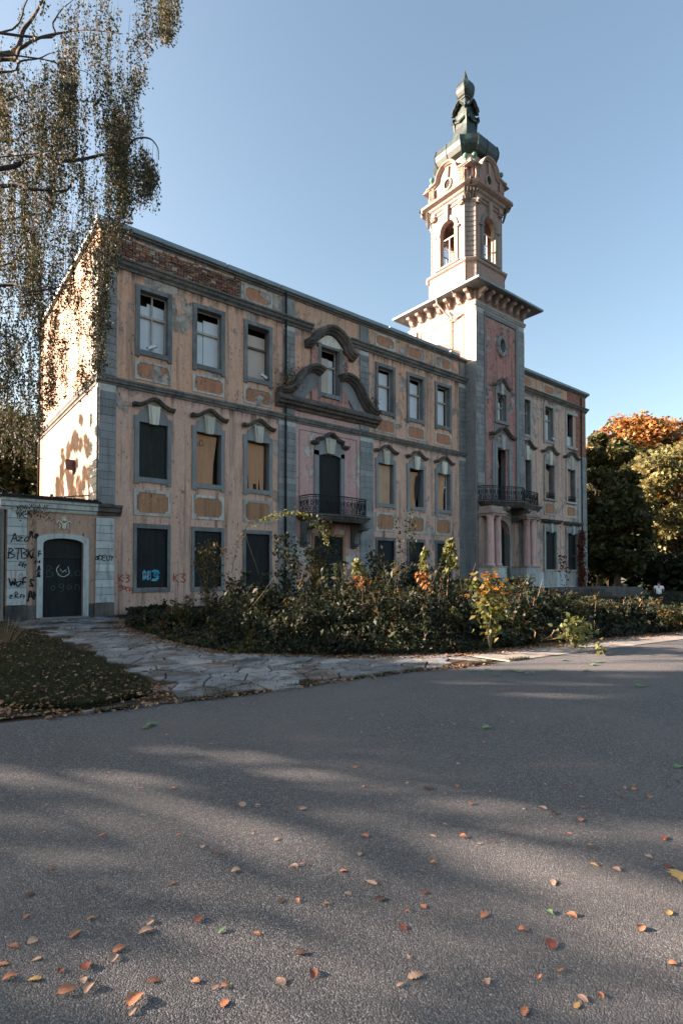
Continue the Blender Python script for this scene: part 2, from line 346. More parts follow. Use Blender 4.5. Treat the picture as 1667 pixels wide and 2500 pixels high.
M['weed'] = leafmat('dark undergrowth leaves', [(.018,.033,.018), (.028,.047,.022), (.016,.027,.016), (.035,.048,.022), (.022,.037,.019), (.045,.035,.02), (.020,.034,.02), (.033,.027,.018)], .6, .3, .45)
M['bramble'] = leafmat('bramble leaves', [(.026,.045,.020), (.038,.06,.024), (.06,.062,.024), (.12,.078,.024), (.032,.047,.024), (.15,.085,.022), (.028,.04,.02)], .55, .35, .5)
M['sap'] = leafmat('yellow green leaves', [(.13,.15,.055), (.17,.18,.07), (.10,.13,.05), (.15,.15,.06)], .5, .4, .8)
M['rust'] = leafmat('withered orange leaves', [(.36,.15,.05), (.30,.12,.045), (.40,.21,.08), (.22,.10,.05)], .6, .4, .8)
M['maple'] = leafmat('maple shrub leaves', [(.09,.12,.04), (.12,.135,.04), (.075,.10,.035), (.20,.16,.05)], .5, .4, .8)
M['mapleorange'] = leafmat('orange maple leaves', [(.50,.21,.045), (.42,.15,.04), (.55,.30,.07), (.30,.22,.06)], .5, .4, .85)
M['birchleaf'] = leafmat('birch leaves', [(.036,.050,.026), (.028,.042,.024), (.045,.056,.028), (.022,.034,.021), (.09,.075,.035), (.026,.038,.023), (.028,.04,.026), (.09,.06,.032)], .7, .26)
M['bark'] = simple('dark birch bark', (.055,.048,.045), .9, .4, 12, bumps=.5)
M['trunk'] = simple('tree bark', (.07,.055,.045), .95, .4, 5, bumps=.8)
M['stem'] = simple('plant stem', (.10,.09,.05), .8, .3, 9)
M['drystem'] = simple('dry stem', (.26,.17,.10), .8, .3, 9)
M['far1'] = leafmat('park tree leaves', [(.065,.082,.034), (.052,.068,.03), (.095,.10,.04), (.046,.058,.028), (.16,.125,.045)], .6, .25)
M['far2'] = leafmat('pale maple crown', [(.17,.175,.08), (.20,.19,.09), (.13,.14,.06), (.23,.18,.08)], .6, .3, .75)
M['far3'] = leafmat('orange crown leaves', [(.36,.16,.055), (.30,.12,.045), (.38,.20,.07), (.16,.13,.05)], .6, .3, .8)
M['redleaf'] = leafmat('red creeper leaves', [(.16,.03,.025), (.22,.05,.03), (.10,.025,.022), (.13,.06,.03)], .55, .3)
M['litter'] = leafmat('leaf litter', [(.24,.11,.05), (.16,.075,.04), (.30,.17,.08), (.11,.06,.04), (.34,.22,.13)], .7, .1, .8)
for nm, c in dict(l_orange=(.40,.17,.09), l_rust=(.20,.075,.045), l_tan=(.38,.25,.18), l_dark=(.07,.038,.03), l_red=(.17,.05,.035), l_yellow=(.44,.28,.10), l_green=(.10,.19,.09)).items():
    M[nm] = simple(nm[2:]+' fallen leaf', c, .65, .35, 25, .3, .5)
M['paint_black'] = simple('black spray paint', (.012,.015,.018), .6, .2)
M['paint_red'] = simple('red spray paint', (.30,.045,.03), .6, .2)
M['paint_blue'] = simple('blue spray paint', (.03,.30,.48), .6, .3)
M['paint_teal'] = simple('pale green spray paint', (.28,.50,.47), .6, .2)
M['paint_white'] = simple('white spray paint', (.55,.60,.60), .6, .2)
M['paint_grey'] = simple('grey spray paint', (.075,.085,.09), .6, .2)
M['paint_orange'] = simple('faded orange spray paint', (.46,.26,.19), .7, .2)
# ============================================================ THE MANOR
H = empty('manor_house', (0,0,0), label='derelict three storey baroque manor with peeling tan plaster, boarded windows and a copper capped tower', cat='building')
FA = Fr((0,0,0), (1,0,0), (0,-1,0)); FS = Fr((0,0,0), (0,1,0), (-1,0,0))
TX0, TX1, TY0, TY1 = 21.84, 27.05, -.8, 4.74
FT = Fr((0,TY0,0), (1,0,0), (0,-1,0)); FTS = Fr((TX0,0,0), (0,1,0), (-1,0,0)); FTR = Fr((TX1,0,0), (0,1,0), (1,0,0))
BAYS = [1.34, 3.74, 6.17, 14.17, 16.58, 18.96]; BW = 1.5
RB = [27.68, 30.72, 33.78]
# ---- walls (openings are real holes)
hl = [(u+.10, u+BW-.07, 1.04, 3.42) for u in BAYS]+[(10.1, 11.9, .3, 3.48)]
hm = [(u+.18, u+BW-.17, 5.46, 7.66) for u in BAYS]+[(10.35, 11.75, 4.4, 7.62)]
hu = [(u+.17, u+BW-.17, 10.56, 12.97) for u in BAYS]+[(10.45, 11.6, 10.64, 13.0)]
m = MB(); wall(m, FA, .62, 8.97, -.2, 9.0, hl[:3]+hm[:3], rmi=1); m.build('wall', [M['pl_low'], M['trim_mid']], H, label='lower tan plaster wall of the left wing')
m = MB(); wall(m, FA, 8.97, 13.07, -.2, 9.6, [hl[6], hm[6]], rmi=1); m.build('wall', [M['pink'], M['trim_mid']], H, label='flaking pink middle bay')
m = MB(); wall(m, FA, 13.07, TX0, -.2, 9.0, hl[3:6]+hm[3:6], rmi=1); m.build('wall', [M['pl_low'], M['trim_mid']], H, label='lower tan plaster wall beside the tower')
m = MB(); wall(m, FA, .0, 8.97, 9.0, 13.62, hu[:3], rmi=1); m.build('wall', [M['pl_up'], M['trim']], H, label='orange upper wall of the left wing')
m = MB(); wall(m, FA, 8.97, 13.07, 9.6, 13.62, [hu[6]], rmi=1); m.build('wall', [M['pl_up'], M['trim']], H)
m = MB(); wall(m, FA, 13.07, TX0, 9.0, 13.62, hu[3:6], rmi=1); m.build('wall', [M['pl_up'], M['trim']], H, label='orange upper wall beside the tower')
m = MB(); wall(m, FA, 6.02, TX0, 13.62, 15.02, []); m.build('attic_wall', [M['pl_attic']], H)
m = MB(); wall(m, FA, .0, 6.02, 13.62, 15.02, [], t=.3); 
for v in range(len(m.v)): m.v[v] = (m.v[v][0], m.v[v][1]+.035, m.v[v][2])
m.build('attic_wall', [M['mortar']], H, label='bared brick attic strip')
m = MB(); wall(m, FA, 0, .62, -.2, 9.0, []); m.build('corner_wall', [M['joint']], H)
m = MB(); wall(m, FS, 0, 12.0, -.2, 15.02, [(3.55, 4.0, 5.9, 6.45)]); m.build('side_wall', [M['pl_side']], H, label='sunlit end wall')
# right wing
rl = [(u+.12, u+BW+.08, 1.92, 4.72) for u in RB]; rm = [(u+.17, u+BW-.15, 7.15, 9.68) for u in RB]; ru = [(u+.2, u+BW-.15, 11.46, 13.94) for u in RB]
m = MB(); wall(m, FA, TX1, 36.9, -.2, 14.5, rl+rm+ru, rmi=1); m.build('wall', [M['pl_right'], M['trim']], H, label='faded right wing wall')
m = MB(); wall(m, FA, TX1, 34.1, 14.5, 15.85, []); m.build('attic_wall', [M['pl_attic']], H)
m = MB(); wall(m, FA, 34.1, 36.9, 14.5, 15.85, []); m.build('attic_wall', [M['mortar_red']], H)
m = MB(); box(m, 36.5, 36.88, .4, 12, -.2, 15.8); box(m, 0.4, 36.9, 11.6, 12, -.2, 14.95); m.build('rear_wall', [M['pl_right']], H)
m = MB(); box(m, .05, TX0+1, .05, 11.98, 14.96, 15.06); box(m, TX1-.5, 36.86, .05, 11.98, 15.7, 15.82); box(m, TX1-.4, TX1-.1, 4.8, 11.98, 14, 15.7); m.build('roof', [M['gutter']], H)
m = MB(); box(m, .42, 36.4, .45, 11.5, 9.3, 9.5); box(m, .42, 36.4, .45, 11.5, 4.9, 5.1); box(m, .42, 36.4, 3.2, 3.3, 0, 14.9); m.build('interior', [M['inside']], H)
# ---- mouldings
def band(name, F, u0, u1, prof, mat, label=None):
    m = MB(); sweep(m, F, [(u0, 0), (u1, 0)], [(z, d) for z, d in prof], 0); return m.build(name, [mat], H, label=label)
SC = [(8.90,-.02),(8.90,.05),(8.97,.07),(9.0,.13),(9.06,.15),(9.12,.2),(9.18,.2),(9.21,-.02)]
band('string_course', FA, -.12, TX0, SC, M['corn']); band('string_course', FS, 0.0, 12.1, SC, M['corn'])
MC = [(13.56,-.02),(13.56,.06),(13.64,.09),(13.7,.2),(13.78,.24),(13.82,.32),(13.88,.33),(13.93,-.02)]
band('cornice', FA, -.25, 9.9, MC, M['corn']); band('cornice', FA, 12.3, TX0, MC, M['corn'])
band('cornice', FA, TX1, 36.95, [(z+.88, d) for z, d in MC], M['corn'])
EA = [(14.86,-.02),(14.88,.06),(14.93,.08),(14.96,.18),(15.02,.2),(15.04,-.02)]
band('eaves_moulding', FA, -.1, TX0, EA, M['corn']); band('eaves_moulding', FA, TX1, 36.95, [(z+.83, d) for z, d in EA], M['corn'])
GU = [(15.03,-.3),(15.03,.27),(15.06,.29),(15.2,.3),(15.23,.27),(15.24,-.3)]
x = -.16
while x < TX0-1.05:
    L = random.uniform(2.3, 3.1); e = min(TX0-1.0, x+L); dz = random.uniform(-.012,.012)
    m = MB(); sweep(m, FA, [(x+.006, dz), (e-.006, dz*.4)], GU); m.build('gutter_length', [M['gutter']], H); x = e
x = TX1+.01
while x < 36.9:
    e = min(37.05, x+2.5); m = MB(); sweep(m, FA, [(x, 0), (e-.01, 0)], [(z+.83, d) for z, d in GU]); m.build('gutter_length', [M['gutter']], H); x = e+.001
m = MB(); sweep(m, FS, [(-.25,0),(12.1,0)], [(z, d*.5) for z, d in GU]); m.build('gutter_length', [M['gutter']], H)
m = MB(); box(m, TX0-.98, TX0-.02, -.22, .4, 15.03, 15.12); m.build('flashing', [M['wquoin']], H)
# torn strip of render hanging under the eaves
m = MB()
for k in range(26):
    u = 1.2+k*.17; hgt = .05+.07*abs(mnoise.noise(Vector((u*1.7,0,0))))*2; fbox(m, FA, u, u+.18, .0, .045+.03*random.random(), 14.84-hgt, 14.87)
m.build('broken_render', [M['pl_attic']], H)
# ---- attic bricks laid bare
bv = []
for k in range(3):
    m = MB(); L = [.235,.245,.11][k]; box(m, 0, L, -.055, .03, 0, .068)
    bv.append(m.mesh('brick', [M['brick']]))
row = 0; z = 13.95; nb = 0
while z < 14.84 and nb < 290:
    x = .02+(.0 if row % 2 else -.12)
    while x < 6.0:
        k = 0 if random.random() < .8 else 2; L = .235 if k == 0 else .11
        if x > -.01 and x+L < 6.05-.35*abs(mnoise.noise(Vector((row*.5,3,0)))) and random.random() < .97:
            o = bpy.data.objects.new('brick', bv[k]); o.location = (x, random.uniform(-.004,.018), z+random.uniform(-.004,.004)); o.rotation_euler = (0, random.uniform(-.02,.02), random.uniform(-.05,.05)); link(o, H); nb += 1
        x += L+.028
    z += .083; row += 1
# red brick at the far corner (small in the picture)
m = MB(); row = 0; z = 14.5
def rb(u0, u1, z0, z1, m):
    z = z0; row = 0
    while z < z1-.07:
        x = u0-(.12 if row % 2 else 0)
        while x < u1-.02:
            a = max(u0, x); e = min(u1, x+.24)
            if e-a > .04: fbox(m, FA, a, e-.012, .0, .028+.012*random.random(), z, z+.072)
            x += .252
        z += .084; row += 1
rb(34.12, 36.88, 14.95, 15.8, m); rb(35.35, 36.88, 10.9, 14.42, m); rb(34.9, 35.4, 10.9, 11.4, m)
m.build('brick_facing', [M['redbrick']], H, kind='stuff')
m = MB(); fbox(m, FA, 34.9, 36.89, .002, .01, 10.85, 14.5); m.build('mortar_bed', [M['mortar_red']], H)
# ---- quoins: each block a piece
def quoins(F, u0, u1, z0, z1, mat, hh=.31, d=.07, g=.018, single=True, back=None, dd=.03):
    m = MB(); fbox(m, F, u0+.004, u1-.004, 0, dd, z0, z1); m.build('quoin_backing', [back or M['joint']], H)
    if single:
        mm = MB(); fbox(mm, F, u0, u1, dd+.001, d, g/2, hh-g/2); me = mm.mesh('quoin_block', [mat]); me2 = None
        z = z0
        while z+hh <= z1+.02:
            o = bpy.data.objects.new('quoin_block', me); o.location = (0,0,z); link(o, H); z += hh
    else:
        mm = MB(); z = z0
        while z+hh <= z1+.02: fbox(mm, F, u0, u1, dd+.001, d, z+g/2, z+hh-g/2); z += hh
        mm.build('quoin_block', [mat], H, kind='stuff')
quoins(FA, 0, .62, 4.28, 8.9, M['quoin']); quoins(FA, 0, .62, 9.25, 13.5, M['quoin_up'])
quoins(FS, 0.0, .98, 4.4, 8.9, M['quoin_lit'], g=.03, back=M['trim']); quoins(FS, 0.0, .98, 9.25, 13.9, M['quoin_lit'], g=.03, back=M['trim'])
quoins(FA, 8.02, 8.97, .3, 8.9, M['quoin']); quoins(FA, 8.24, 8.9, 9.25, 13.5, M['quoin_up'])
quoins(FA, 13.07, 13.97, .3, 8.9, M['quoin']); quoins(FA, 13.05, 13.68, 9.25, 13.5, M['quoin_up'])
quoins(FA, 21.18, TX0-.002, .3, 8.9, M['quoin'], single=False); quoins(FA, 21.18, TX0-.002, 9.25, 13.5, M['quoin_up'], single=False)
m = MB(); fbox(m, FA, 21.2, TX0-.01, 0, .05, 13.95, 14.85); fbox(m, FA, 13.05, 13.68, 0, .05, 13.95, 14.85); fbox(m, FA, 8.24, 8.9, 0, .05, 13.95, 14.85); build_each(m, 'attic_pilaster', [M['quoin_up']], H)
quoins(FA, 36.15, 36.89, .9, 10.85, M['quoin_up'], single=False, hh=.33)
# downpipes
def downpipe(F, u, z0, z1, d=.12, r=.055, mat='iron'):
    m = MB(); tube(m, [F(u, d, z0), F(u, d, z1)], r, 8); o = m.build('downpipe', [M[mat]], H, smooth=True)
    m = MB(); z = z0+1
    while z < z1: tube(m, [F(u, d, z-.03), F(u, d, z+.03)], r*1.35, 8); fbox(m, F, u-.02, u+.02, 0, d, z-.015, z+.015); z += 2.4
    m.build('pipe_clip', [M[mat]], o)
downpipe(FA, 8.33, .4, 15.0, .16, .05); downpipe(FS, 11.05, 4.4, 15.0); downpipe(FA, 36.02, 1, 15.6, .12, .05)
# ---- windows
def arc(u0, u1, z, rise, n=10):   # flattened arc from u0 to u1
    return [(u0+(u1-u0)*i/n, z+rise*math.sin(math.pi*i/n)) for i in range(n+1)]
HP = [(-.02,.0),(-.02,.14),(.02,.2),(.03,.27),(.08,.30),(.12,.34),(.17,.34),(.19,.0)]
def hood(F, uc, hw, z, rise, parent, s=1., mat='hood', drop=0):
    p = bez([(uc-hw, z), (uc-hw*.72, z-.0), (uc-hw*.42, z+rise*.35), (uc, z+rise), (uc+hw*.42, z+rise*.35), (uc+hw*.72, z), (uc+hw, z)], 5)
    m = MB(); sweep(m, F, p, [(a*s, d*s) for a, d in HP]); sweep(m, F, [(a, b-.03*s) for a, b in p[2:-2]], [(-.03*s,.0),(-.03*s,.10*s),(.0,.11*s),(.0,.0)], 1)
    return m.build('hood_moulding', [M[mat], M['key']], parent)
def ears(m, F, u0, u1, z0, z1, fw, fb, ft, d, leg=.07, mi=0):
    fbox(m, F, u0, u0+fw, 0, d, z0-leg, z1, mi); fbox(m, F, u1-fw, u1, 0, d, z0-leg, z1, mi)
    fbox(m, F, u0+fw, u1-fw, 0, d-.004, z0, z0+fb, mi); fbox(m, F, u0+fw, u1-fw, 0, d-.004, z1-ft, z1, mi)
def sash(F, u0, u1, z0, z1, tz, parent, mat='sash', mull=False, dep=-.24):
    m = MB(); t = .05
    fbox(m, F, u0, u0+t, dep-.05, dep, z0, z1); fbox(m, F, u1-t, u1, dep-.05, dep, z0, z1)
    fbox(m, F, u0+t, u1-t, dep-.05, dep, z0, z0+t); fbox(m, F, u0+t, u1-t, dep-.05, dep, z1-t, z1)
    fbox(m, F, u0+t, u1-t, dep-.06, dep+.03, tz-.05, tz+.04)
    if mull: fbox(m, F, (u0+u1)/2-.03, (u0+u1)/2+.03, dep-.045, dep+.01, z0+t, z1-t)
    return m.build('sash', [M[mat]], parent)
def board(F, u0, u1, z0, z1, parent, mat, dep=-.32, poly=None, name='board', th=.02):
    if poly is None and u1-u0 > .9 and mat in ('board', 'board2'):      # two sheets side by side
        um = u0+(u1-u0)*random.uniform(.38,.62)
        board(F, u0, um-.005, z0, z1, parent, mat, dep, [(u0,z0),(um-.005,z0),(um-.007,z1),(u0,z1)]); return board(F, um, u1, z0, z1, parent, mat, dep-.012, [(um,z0+.01),(u1,z0),(u1,z1),(um+.003,z1)])
    m = MB(); fprism(m, F, poly or [(u0,z0),(u1,z0),(u1,z1),(u0,z1)], dep-th, dep); return m.build(name, [M[mat]], parent)
def tri_panel(F, u0, u1, z0, z1, fillmat, parent=H, cut=.12, border=.11, cutall=True):
    m = MB(); o = [(u0,z0),(u1,z0),(u1,z1),(u0,z1)]
    fbox(m, F, u0, u1, 0, .035, z0, z0+border); fbox(m, F, u0, u1, 0, .035, z1-border, z1); fbox(m, F, u0, u0+border, 0, .035, z0+border, z1-border); fbox(m, F, u1-border, u1, 0, .035, z0+border, z1-border)
    a, b, c, d = u0+border, u1-border, z0+border, z1-border
    for (x, y, sx, sy) in ((a,c,1,1),(b,c,-1,1),(b,d,-1,-1),(a,d,1,-1)):
        pts = [(x, y), (x+sx*cut, y), (x+sx*cut*.7, y+sy*cut*.7), (x, y+sy*cut)]
        fprism(m, F, pts, 0, .033)
    f = m.build('panel_border', [M['pframe']], parent)
    m = MB(); fbox(m, F, a+.004, b-.004, 0, .012, c+.004, d-.004); m.build('panel_field', [M[fillmat]], f)
    return f
for i, u in enumerate(BAYS):
    # ground floor
    m = MB(); ears(m, FA, u, u+BW-.02, .87, 3.6, .12, .16, .18, .06, 0); g = m.build('window', [M['trim']], H, label='boarded ground floor window')
    board(FA, u+.10, u+BW-.07, 1.04, 3.42, g, 'board', -.05)
    # panels
    tri_panel(FA, u, u+BW-.02, 3.93, 4.96, 'panel')
    tri_panel(FA, u, u+BW-.02, 9.35, 10.14, 'panel_up', cut=.1, border=.09)
    if i >= 2: tri_panel(FA, u, u+BW-.02, 14.03, 14.76, 'panel_up', cut=.12, border=.08)
    # first floor
    c = u+BW/2
    m = MB()
    fbox(m, FA, u, u+.18, 0, .07, 5.18, 7.9); fbox(m, FA, u+BW-.17, u+BW-.01, 0, .07, 5.18, 7.9); fbox(m, FA, u+.18, u+BW-.17, 0, .066, 5.26, 5.46)
    fprism(m, FA, [(u+.18,7.66),(u+BW-.17,7.66),(u+BW-.17,7.9),(u+BW-.10,7.9),(u+BW-.2,8.0),(u+BW-.22,8.12),(u+BW-.3,8.15),(c+.35,8.22),(c,8.42),(c-.35,8.22),(u+.3,8.15),(u+.22,8.12),(u+.2,8.0),(u+.10,7.9),(u+.18,7.9)], 0, .064)
    fbox(m, FA, u-.03, u, 0, .05, 7.35, 7.9); fbox(m, FA, u+BW-.01, u+BW+.02, 0, .05, 7.35, 7.9)
    g = m.build('window', [M['trim_mid']], H, label='first floor window with keystone')
    m = MB(); fprism(m, FA, [(c-.17,7.62),(c+.17,7.62),(c+.25,8.36),(c-.25,8.36)], 0, .15); fprism(m, FA, [(c-.10,7.6),(c+.10,7.6),(c+.15,8.34),(c-.15,8.34)], .15, .18); m.build('keystone', [M['key']], g)
    hood(FA, c, .84, 8.24, .32, g, .8)
    a, b = u+.18, u+BW-.17
    if i == 0: board(FA, a, b, 5.46, 7.66, g, 'board2', -.04)
    elif i == 1: board(FA, 0, 0, 0, 0, g, 'ply', -.16, [(a,5.46),(b-.32,5.46),(b-.28,6.4),(b-.12,7.58),(a,7.62)])
    elif i == 2:
        board(FA, 0, 0, 0, 0, g, 'ply', -.18, [(a,5.46),(a+.14,5.46),(a+.17,6.3),(a+.2,5.5),(a+.42,5.5),(a+.43,5.75),(a+.58,5.75),(a+.6,5.48),(a+.7,5.48),(a+.71,6.1),(a+.8,5.46),(b-.18,5.46),(b-.16,7.55),(a,7.62)])
        sash(FA, a, b, 5.46, 7.66, 7.0, g, 'sashdark', True, -.3)
    elif i == 3: board(FA, 0, 0, 0, 0, g, 'ply2', -.14, [(a+.03,5.5),(b-.12,5.5),(b-.1,7.6),(a,7.62)])
    elif i == 4:
        board(FA, 0, 0, 0, 0, g, 'ply', -.2, [(a,5.5),(b-.42,5.5),(b-.46,6.5),(b-.3,7.1),(b-.22,7.52),(a+.2,7.5),(a,7.3)]); board(FA, 0, 0, 0, 0, g, 'board2', -.14, [(b-.5,6.0),(b-.4,5.8),(b-.12,6.9),(b-.02,7.3),(b-.4,7.3),(b-.52,6.6)], name='torn_board')
    else:
        board(FA, 0, 0, 0, 0, g, 'ply3', -.2, [(a,5.5),(b-.38,5.5),(b-.36,6.3),(b-.24,7.0),(b-.2,7.55),(a,7.6)]); sash(FA, a, b, 5.46, 7.66, 6.9, g, 'white', True, -.26)
    if i > 0: m = MB(); fbox(m, FA, a-.1, b+.1, -.62, -.6, 5.3, 7.8); m.build('room_shade_panel', [M['inside']], g)  # added dark sheet, its colour stands in for the room's shade
    # top floor
    m = MB(); ears(m, FA, u, u+BW-.02, 10.36, 13.12, .17, .2, .15, .08, .09); fbox(m, FA, u-.02, u+BW, 0, .06, 13.05, 13.16)
    g = m.build('window', [M['trim']], H, label='top floor window with stone surround')
    a, b = u+.17, u+BW-.17
    sash(FA, a, b, 10.56, 12.97, 12.05, g, 'sash' if i != 2 else 'sashdark', i == 0)
    if i == 0: board(FA, a, a+.42, 10.58, 12.5, g, 'white'); board(FA, 0, 0, 0, 0, g, 'white', -.33, [(a+.38,10.58),(b-.05,10.58),(b-.05,12.58),(a+.40,12.66)])
    elif i == 1: board(FA, a+.02, a+.42, 10.6, 12.55, g, 'white'); board(FA, a+.44, b-.03, 10.6, 12.66, g, 'white', -.31)
    elif i == 2: board(FA, a+.02, a+.3, 10.6, 12.5, g, 'sashdark'); board(FA, a+.2, b-.06, 10.6, 12.66, g, 'white2', -.31)
    elif i == 3: board(FA, a+.05, b-.12, 10.6, 12.78, g, 'white', -.34)
    elif i == 4: board(FA, 0, 0, 0, 0, g, 'white', -.34, [(a+.32,10.62),(b-.12,10.6),(b-.1,12.7),(a+.05,12.8),(a+.16,11.9),(a+.28,11.3)]); board(FA, a, a+.3, 10.6, 11.5, g, 'ply3', -.38)
    else: board(FA, a, b-.16, 10.62, 12.8, g, 'white', -.33)
    m = MB(); fbox(m, FA, a-.1, b+.1, -.82, -.8, 10.4, 13.1); m.build('room_shade_panel', [M['inside']], g)
# ---- centre bay
CB = 11.03
m = MB(); fbox(m, FA, 10.08, 10.35, 0, .08, 4.45, 7.75); fbox(m, FA, 11.75, 11.98, 0, .08, 4.45, 7.75)
fprism(m, FA, [(10.35,7.5)]+[(10.35+1.4*k/8, 7.52+.13*math.sin(math.pi*k/8)) for k in range(9)]+[(11.98,7.52),(11.98,7.8),(11.9,8.05),(11.75,8.1),(11.7,8.28),(11.4,8.34),(CB,8.55),(10.65,8.34),(10.36,8.28),(10.3,8.1),(10.16,8.05),(10.08,7.8),(10.08,7.52)], 0, .08)
g = m.build('balcony_door', [M['trim_mid']], H, label='tall boarded balcony door')
board(FA, 10.35, 11.75, 4.45, 7.62, g, 'board', -.03)
m = MB(); fprism(m, FA, [(CB-.22,7.66),(CB+.22,7.66),(CB+.34,8.42),(CB-.34,8.42)], 0, .17); fprism(m, FA, [(CB-.12,7.64),(CB+.12,7.64),(CB+.18,8.4),(CB-.18,8.4)], .17, .2); m.build('keystone', [M['key']], g)
m = MB(); p = [(CB-1.14,8.02),(CB-.8,8.02),(CB-.79,8.24),(CB-.55,8.27),(CB-.3,8.4),(CB,8.62),(CB+.3,8.4),(CB+.55,8.27),(CB+.79,8.24),(CB+.8,8.02),(CB+1.14,8.02)]
for a, b in zip(p[:-1], p[1:]):
    if abs(a[0]-b[0]) < .02: fbox(m, FA, a[0]-.05, a[0]+.05, 0, .22, min(a[1],b[1])+.04, max(a[1],b[1])+.12)
    else: sweep(m, FA, [a, b], [(x*.85, d*.9) for x, d in HP])
m.build('hood_moulding', [M['hood']], g)
m = MB(); fbox(m, FA, 10.1, 11.9, -.05, -.03, .3, 3.48); g = m.build('door', [M['board']], H, label='dark boarded ground floor door')
m = MB(); fbox(m, FA, 9.95, 10.1, 0, .05, .3, 3.62); fbox(m, FA, 11.9, 12.05, 0, .05, .3, 3.62); fbox(m, FA, 10.1, 11.9, 0, .046, 3.48, 3.62); fprism(m, FA, [(10.85,3.5),(11.25,3.5),(11.35,4.05),(10.75,4.05)], 0, .12); m.build('door_frame', [M['panel']], g)
# banded joints on the pink ground floor and the thin frame line on the pink field
m = MB()
for k in range(11):
    z = .5+k*.335
    fbox(m, FA, 8.975, 9.94, .0, .022, z, z+.315); fbox(m, FA, 12.06, 13.065, 0, .022, z, z+.315)
build_each(m, 'rusticated_band', [M['pink']], H)
m = MB(); fbox(m, FA, 9.2, 12.85, 0, .02, 8.62, 8.645); fbox(m, FA, 12.83, 12.85, 0, .02, 4.6, 8.62); fbox(m, FA, 9.2, 9.22, 0, .02, 4.6, 8.62); m.build('field_moulding', [M['corn']], H)
# top window of the centre with its curved gables
m = MB(); ears(m, FA, 10.27, 11.8, 10.5, 13.16, .18, .2, .16, .12, .1); g = m.build('window', [M['trim']], H, label='top floor window between the broken gables')
sash(FA, 10.45, 11.6, 10.64, 13.0, 12.2, g); board(FA, 10.47, 11.2, 10.68, 12.62, g, 'white2', -.31); board(FA, 11.15, 11.5, 10.68, 12.6, g, 'white', -.34)
m = MB(); fbox(m, FA, 10.3, 11.7, -.82, -.8, 10.5, 13.1); m.build('room_shade_panel', [M['inside']], g)
m = MB()
for a, b in ((9.88,10.27),(11.8,12.19)): fbox(m, FA, a, b, 0, .1, 10.2, 12.9)
fbox(m, FA, 10.27, 11.8, 0, .09, 10.2, 10.42); build_each(m, 'pilaster_strip', [M['pinktower']], H, label='flaking pink strips beside the gable window')
GP = [(-.12,0),(-.12,.2),(-.04,.3),(0,.42),(.06,.46),(.10,.55),(.2,.58),(.24,.52),(.27,0)]
m = MB(); p = bez([(9.5,12.82),(9.75,12.86),(9.98,13.05),(10.2,13.4),(10.6,13.72),(CB,13.84),(11.46,13.72),(11.86,13.4),(12.08,13.05),(12.31,12.86),(12.56,12.82)], 4)
sweep(m, FA, p, GP); m.build('gable_moulding', [M['hood']], H, label='black arched gable over the top window')
m = MB(); fprism(m, FA, [(10.2,13.12)]+[(CB-.83+1.66*k/10, 13.12+.55*math.sin(math.pi*k/10)) for k in range(11)]+[(11.86,13.12)], 0, .12); m.build('tympanum', [M['key']], H)
m = MB(); m2 = MB()
for s in (-1, 1):
    q = [(3.1,10.12),(2.75,10.18),(2.3,10.42),(1.95,10.85),(1.65,11.3),(1.3,11.58),(.95,11.66),(.62,11.56)]
    pts = [(CB+s*a, b) for a, b in q]; pts = bez(pts if s < 0 else pts[::-1], 4)
    sweep(m, FA, pts, GP)
    fill = [(CB+s*a, b-.1) for a, b in q if a > .7]+[(CB+s*.78, 11.2),(CB+s*.95,10.9),(CB+s*1.35,10.45),(CB+s*1.6,10.15)]
    fprism(m2, FA, fill, 0, .11)
build_each(m, 'gable_scroll', [M['hood']], H, label='black broken scroll gables'); build_each(m2, 'gable_infill', [M['trim_mid']], H)
m = MB(); sweep(m, FA, [(CB-3.2, 0), (CB+3.2, 0)], [(9.52,0),(9.52,.12),(9.62,.18),(9.68,.34),(9.76,.38),(9.82,.5),(9.92,.52),(9.98,.44),(10.12,.3),(10.16,0)])
m.build('gable_cornice', [M['hood']], H)
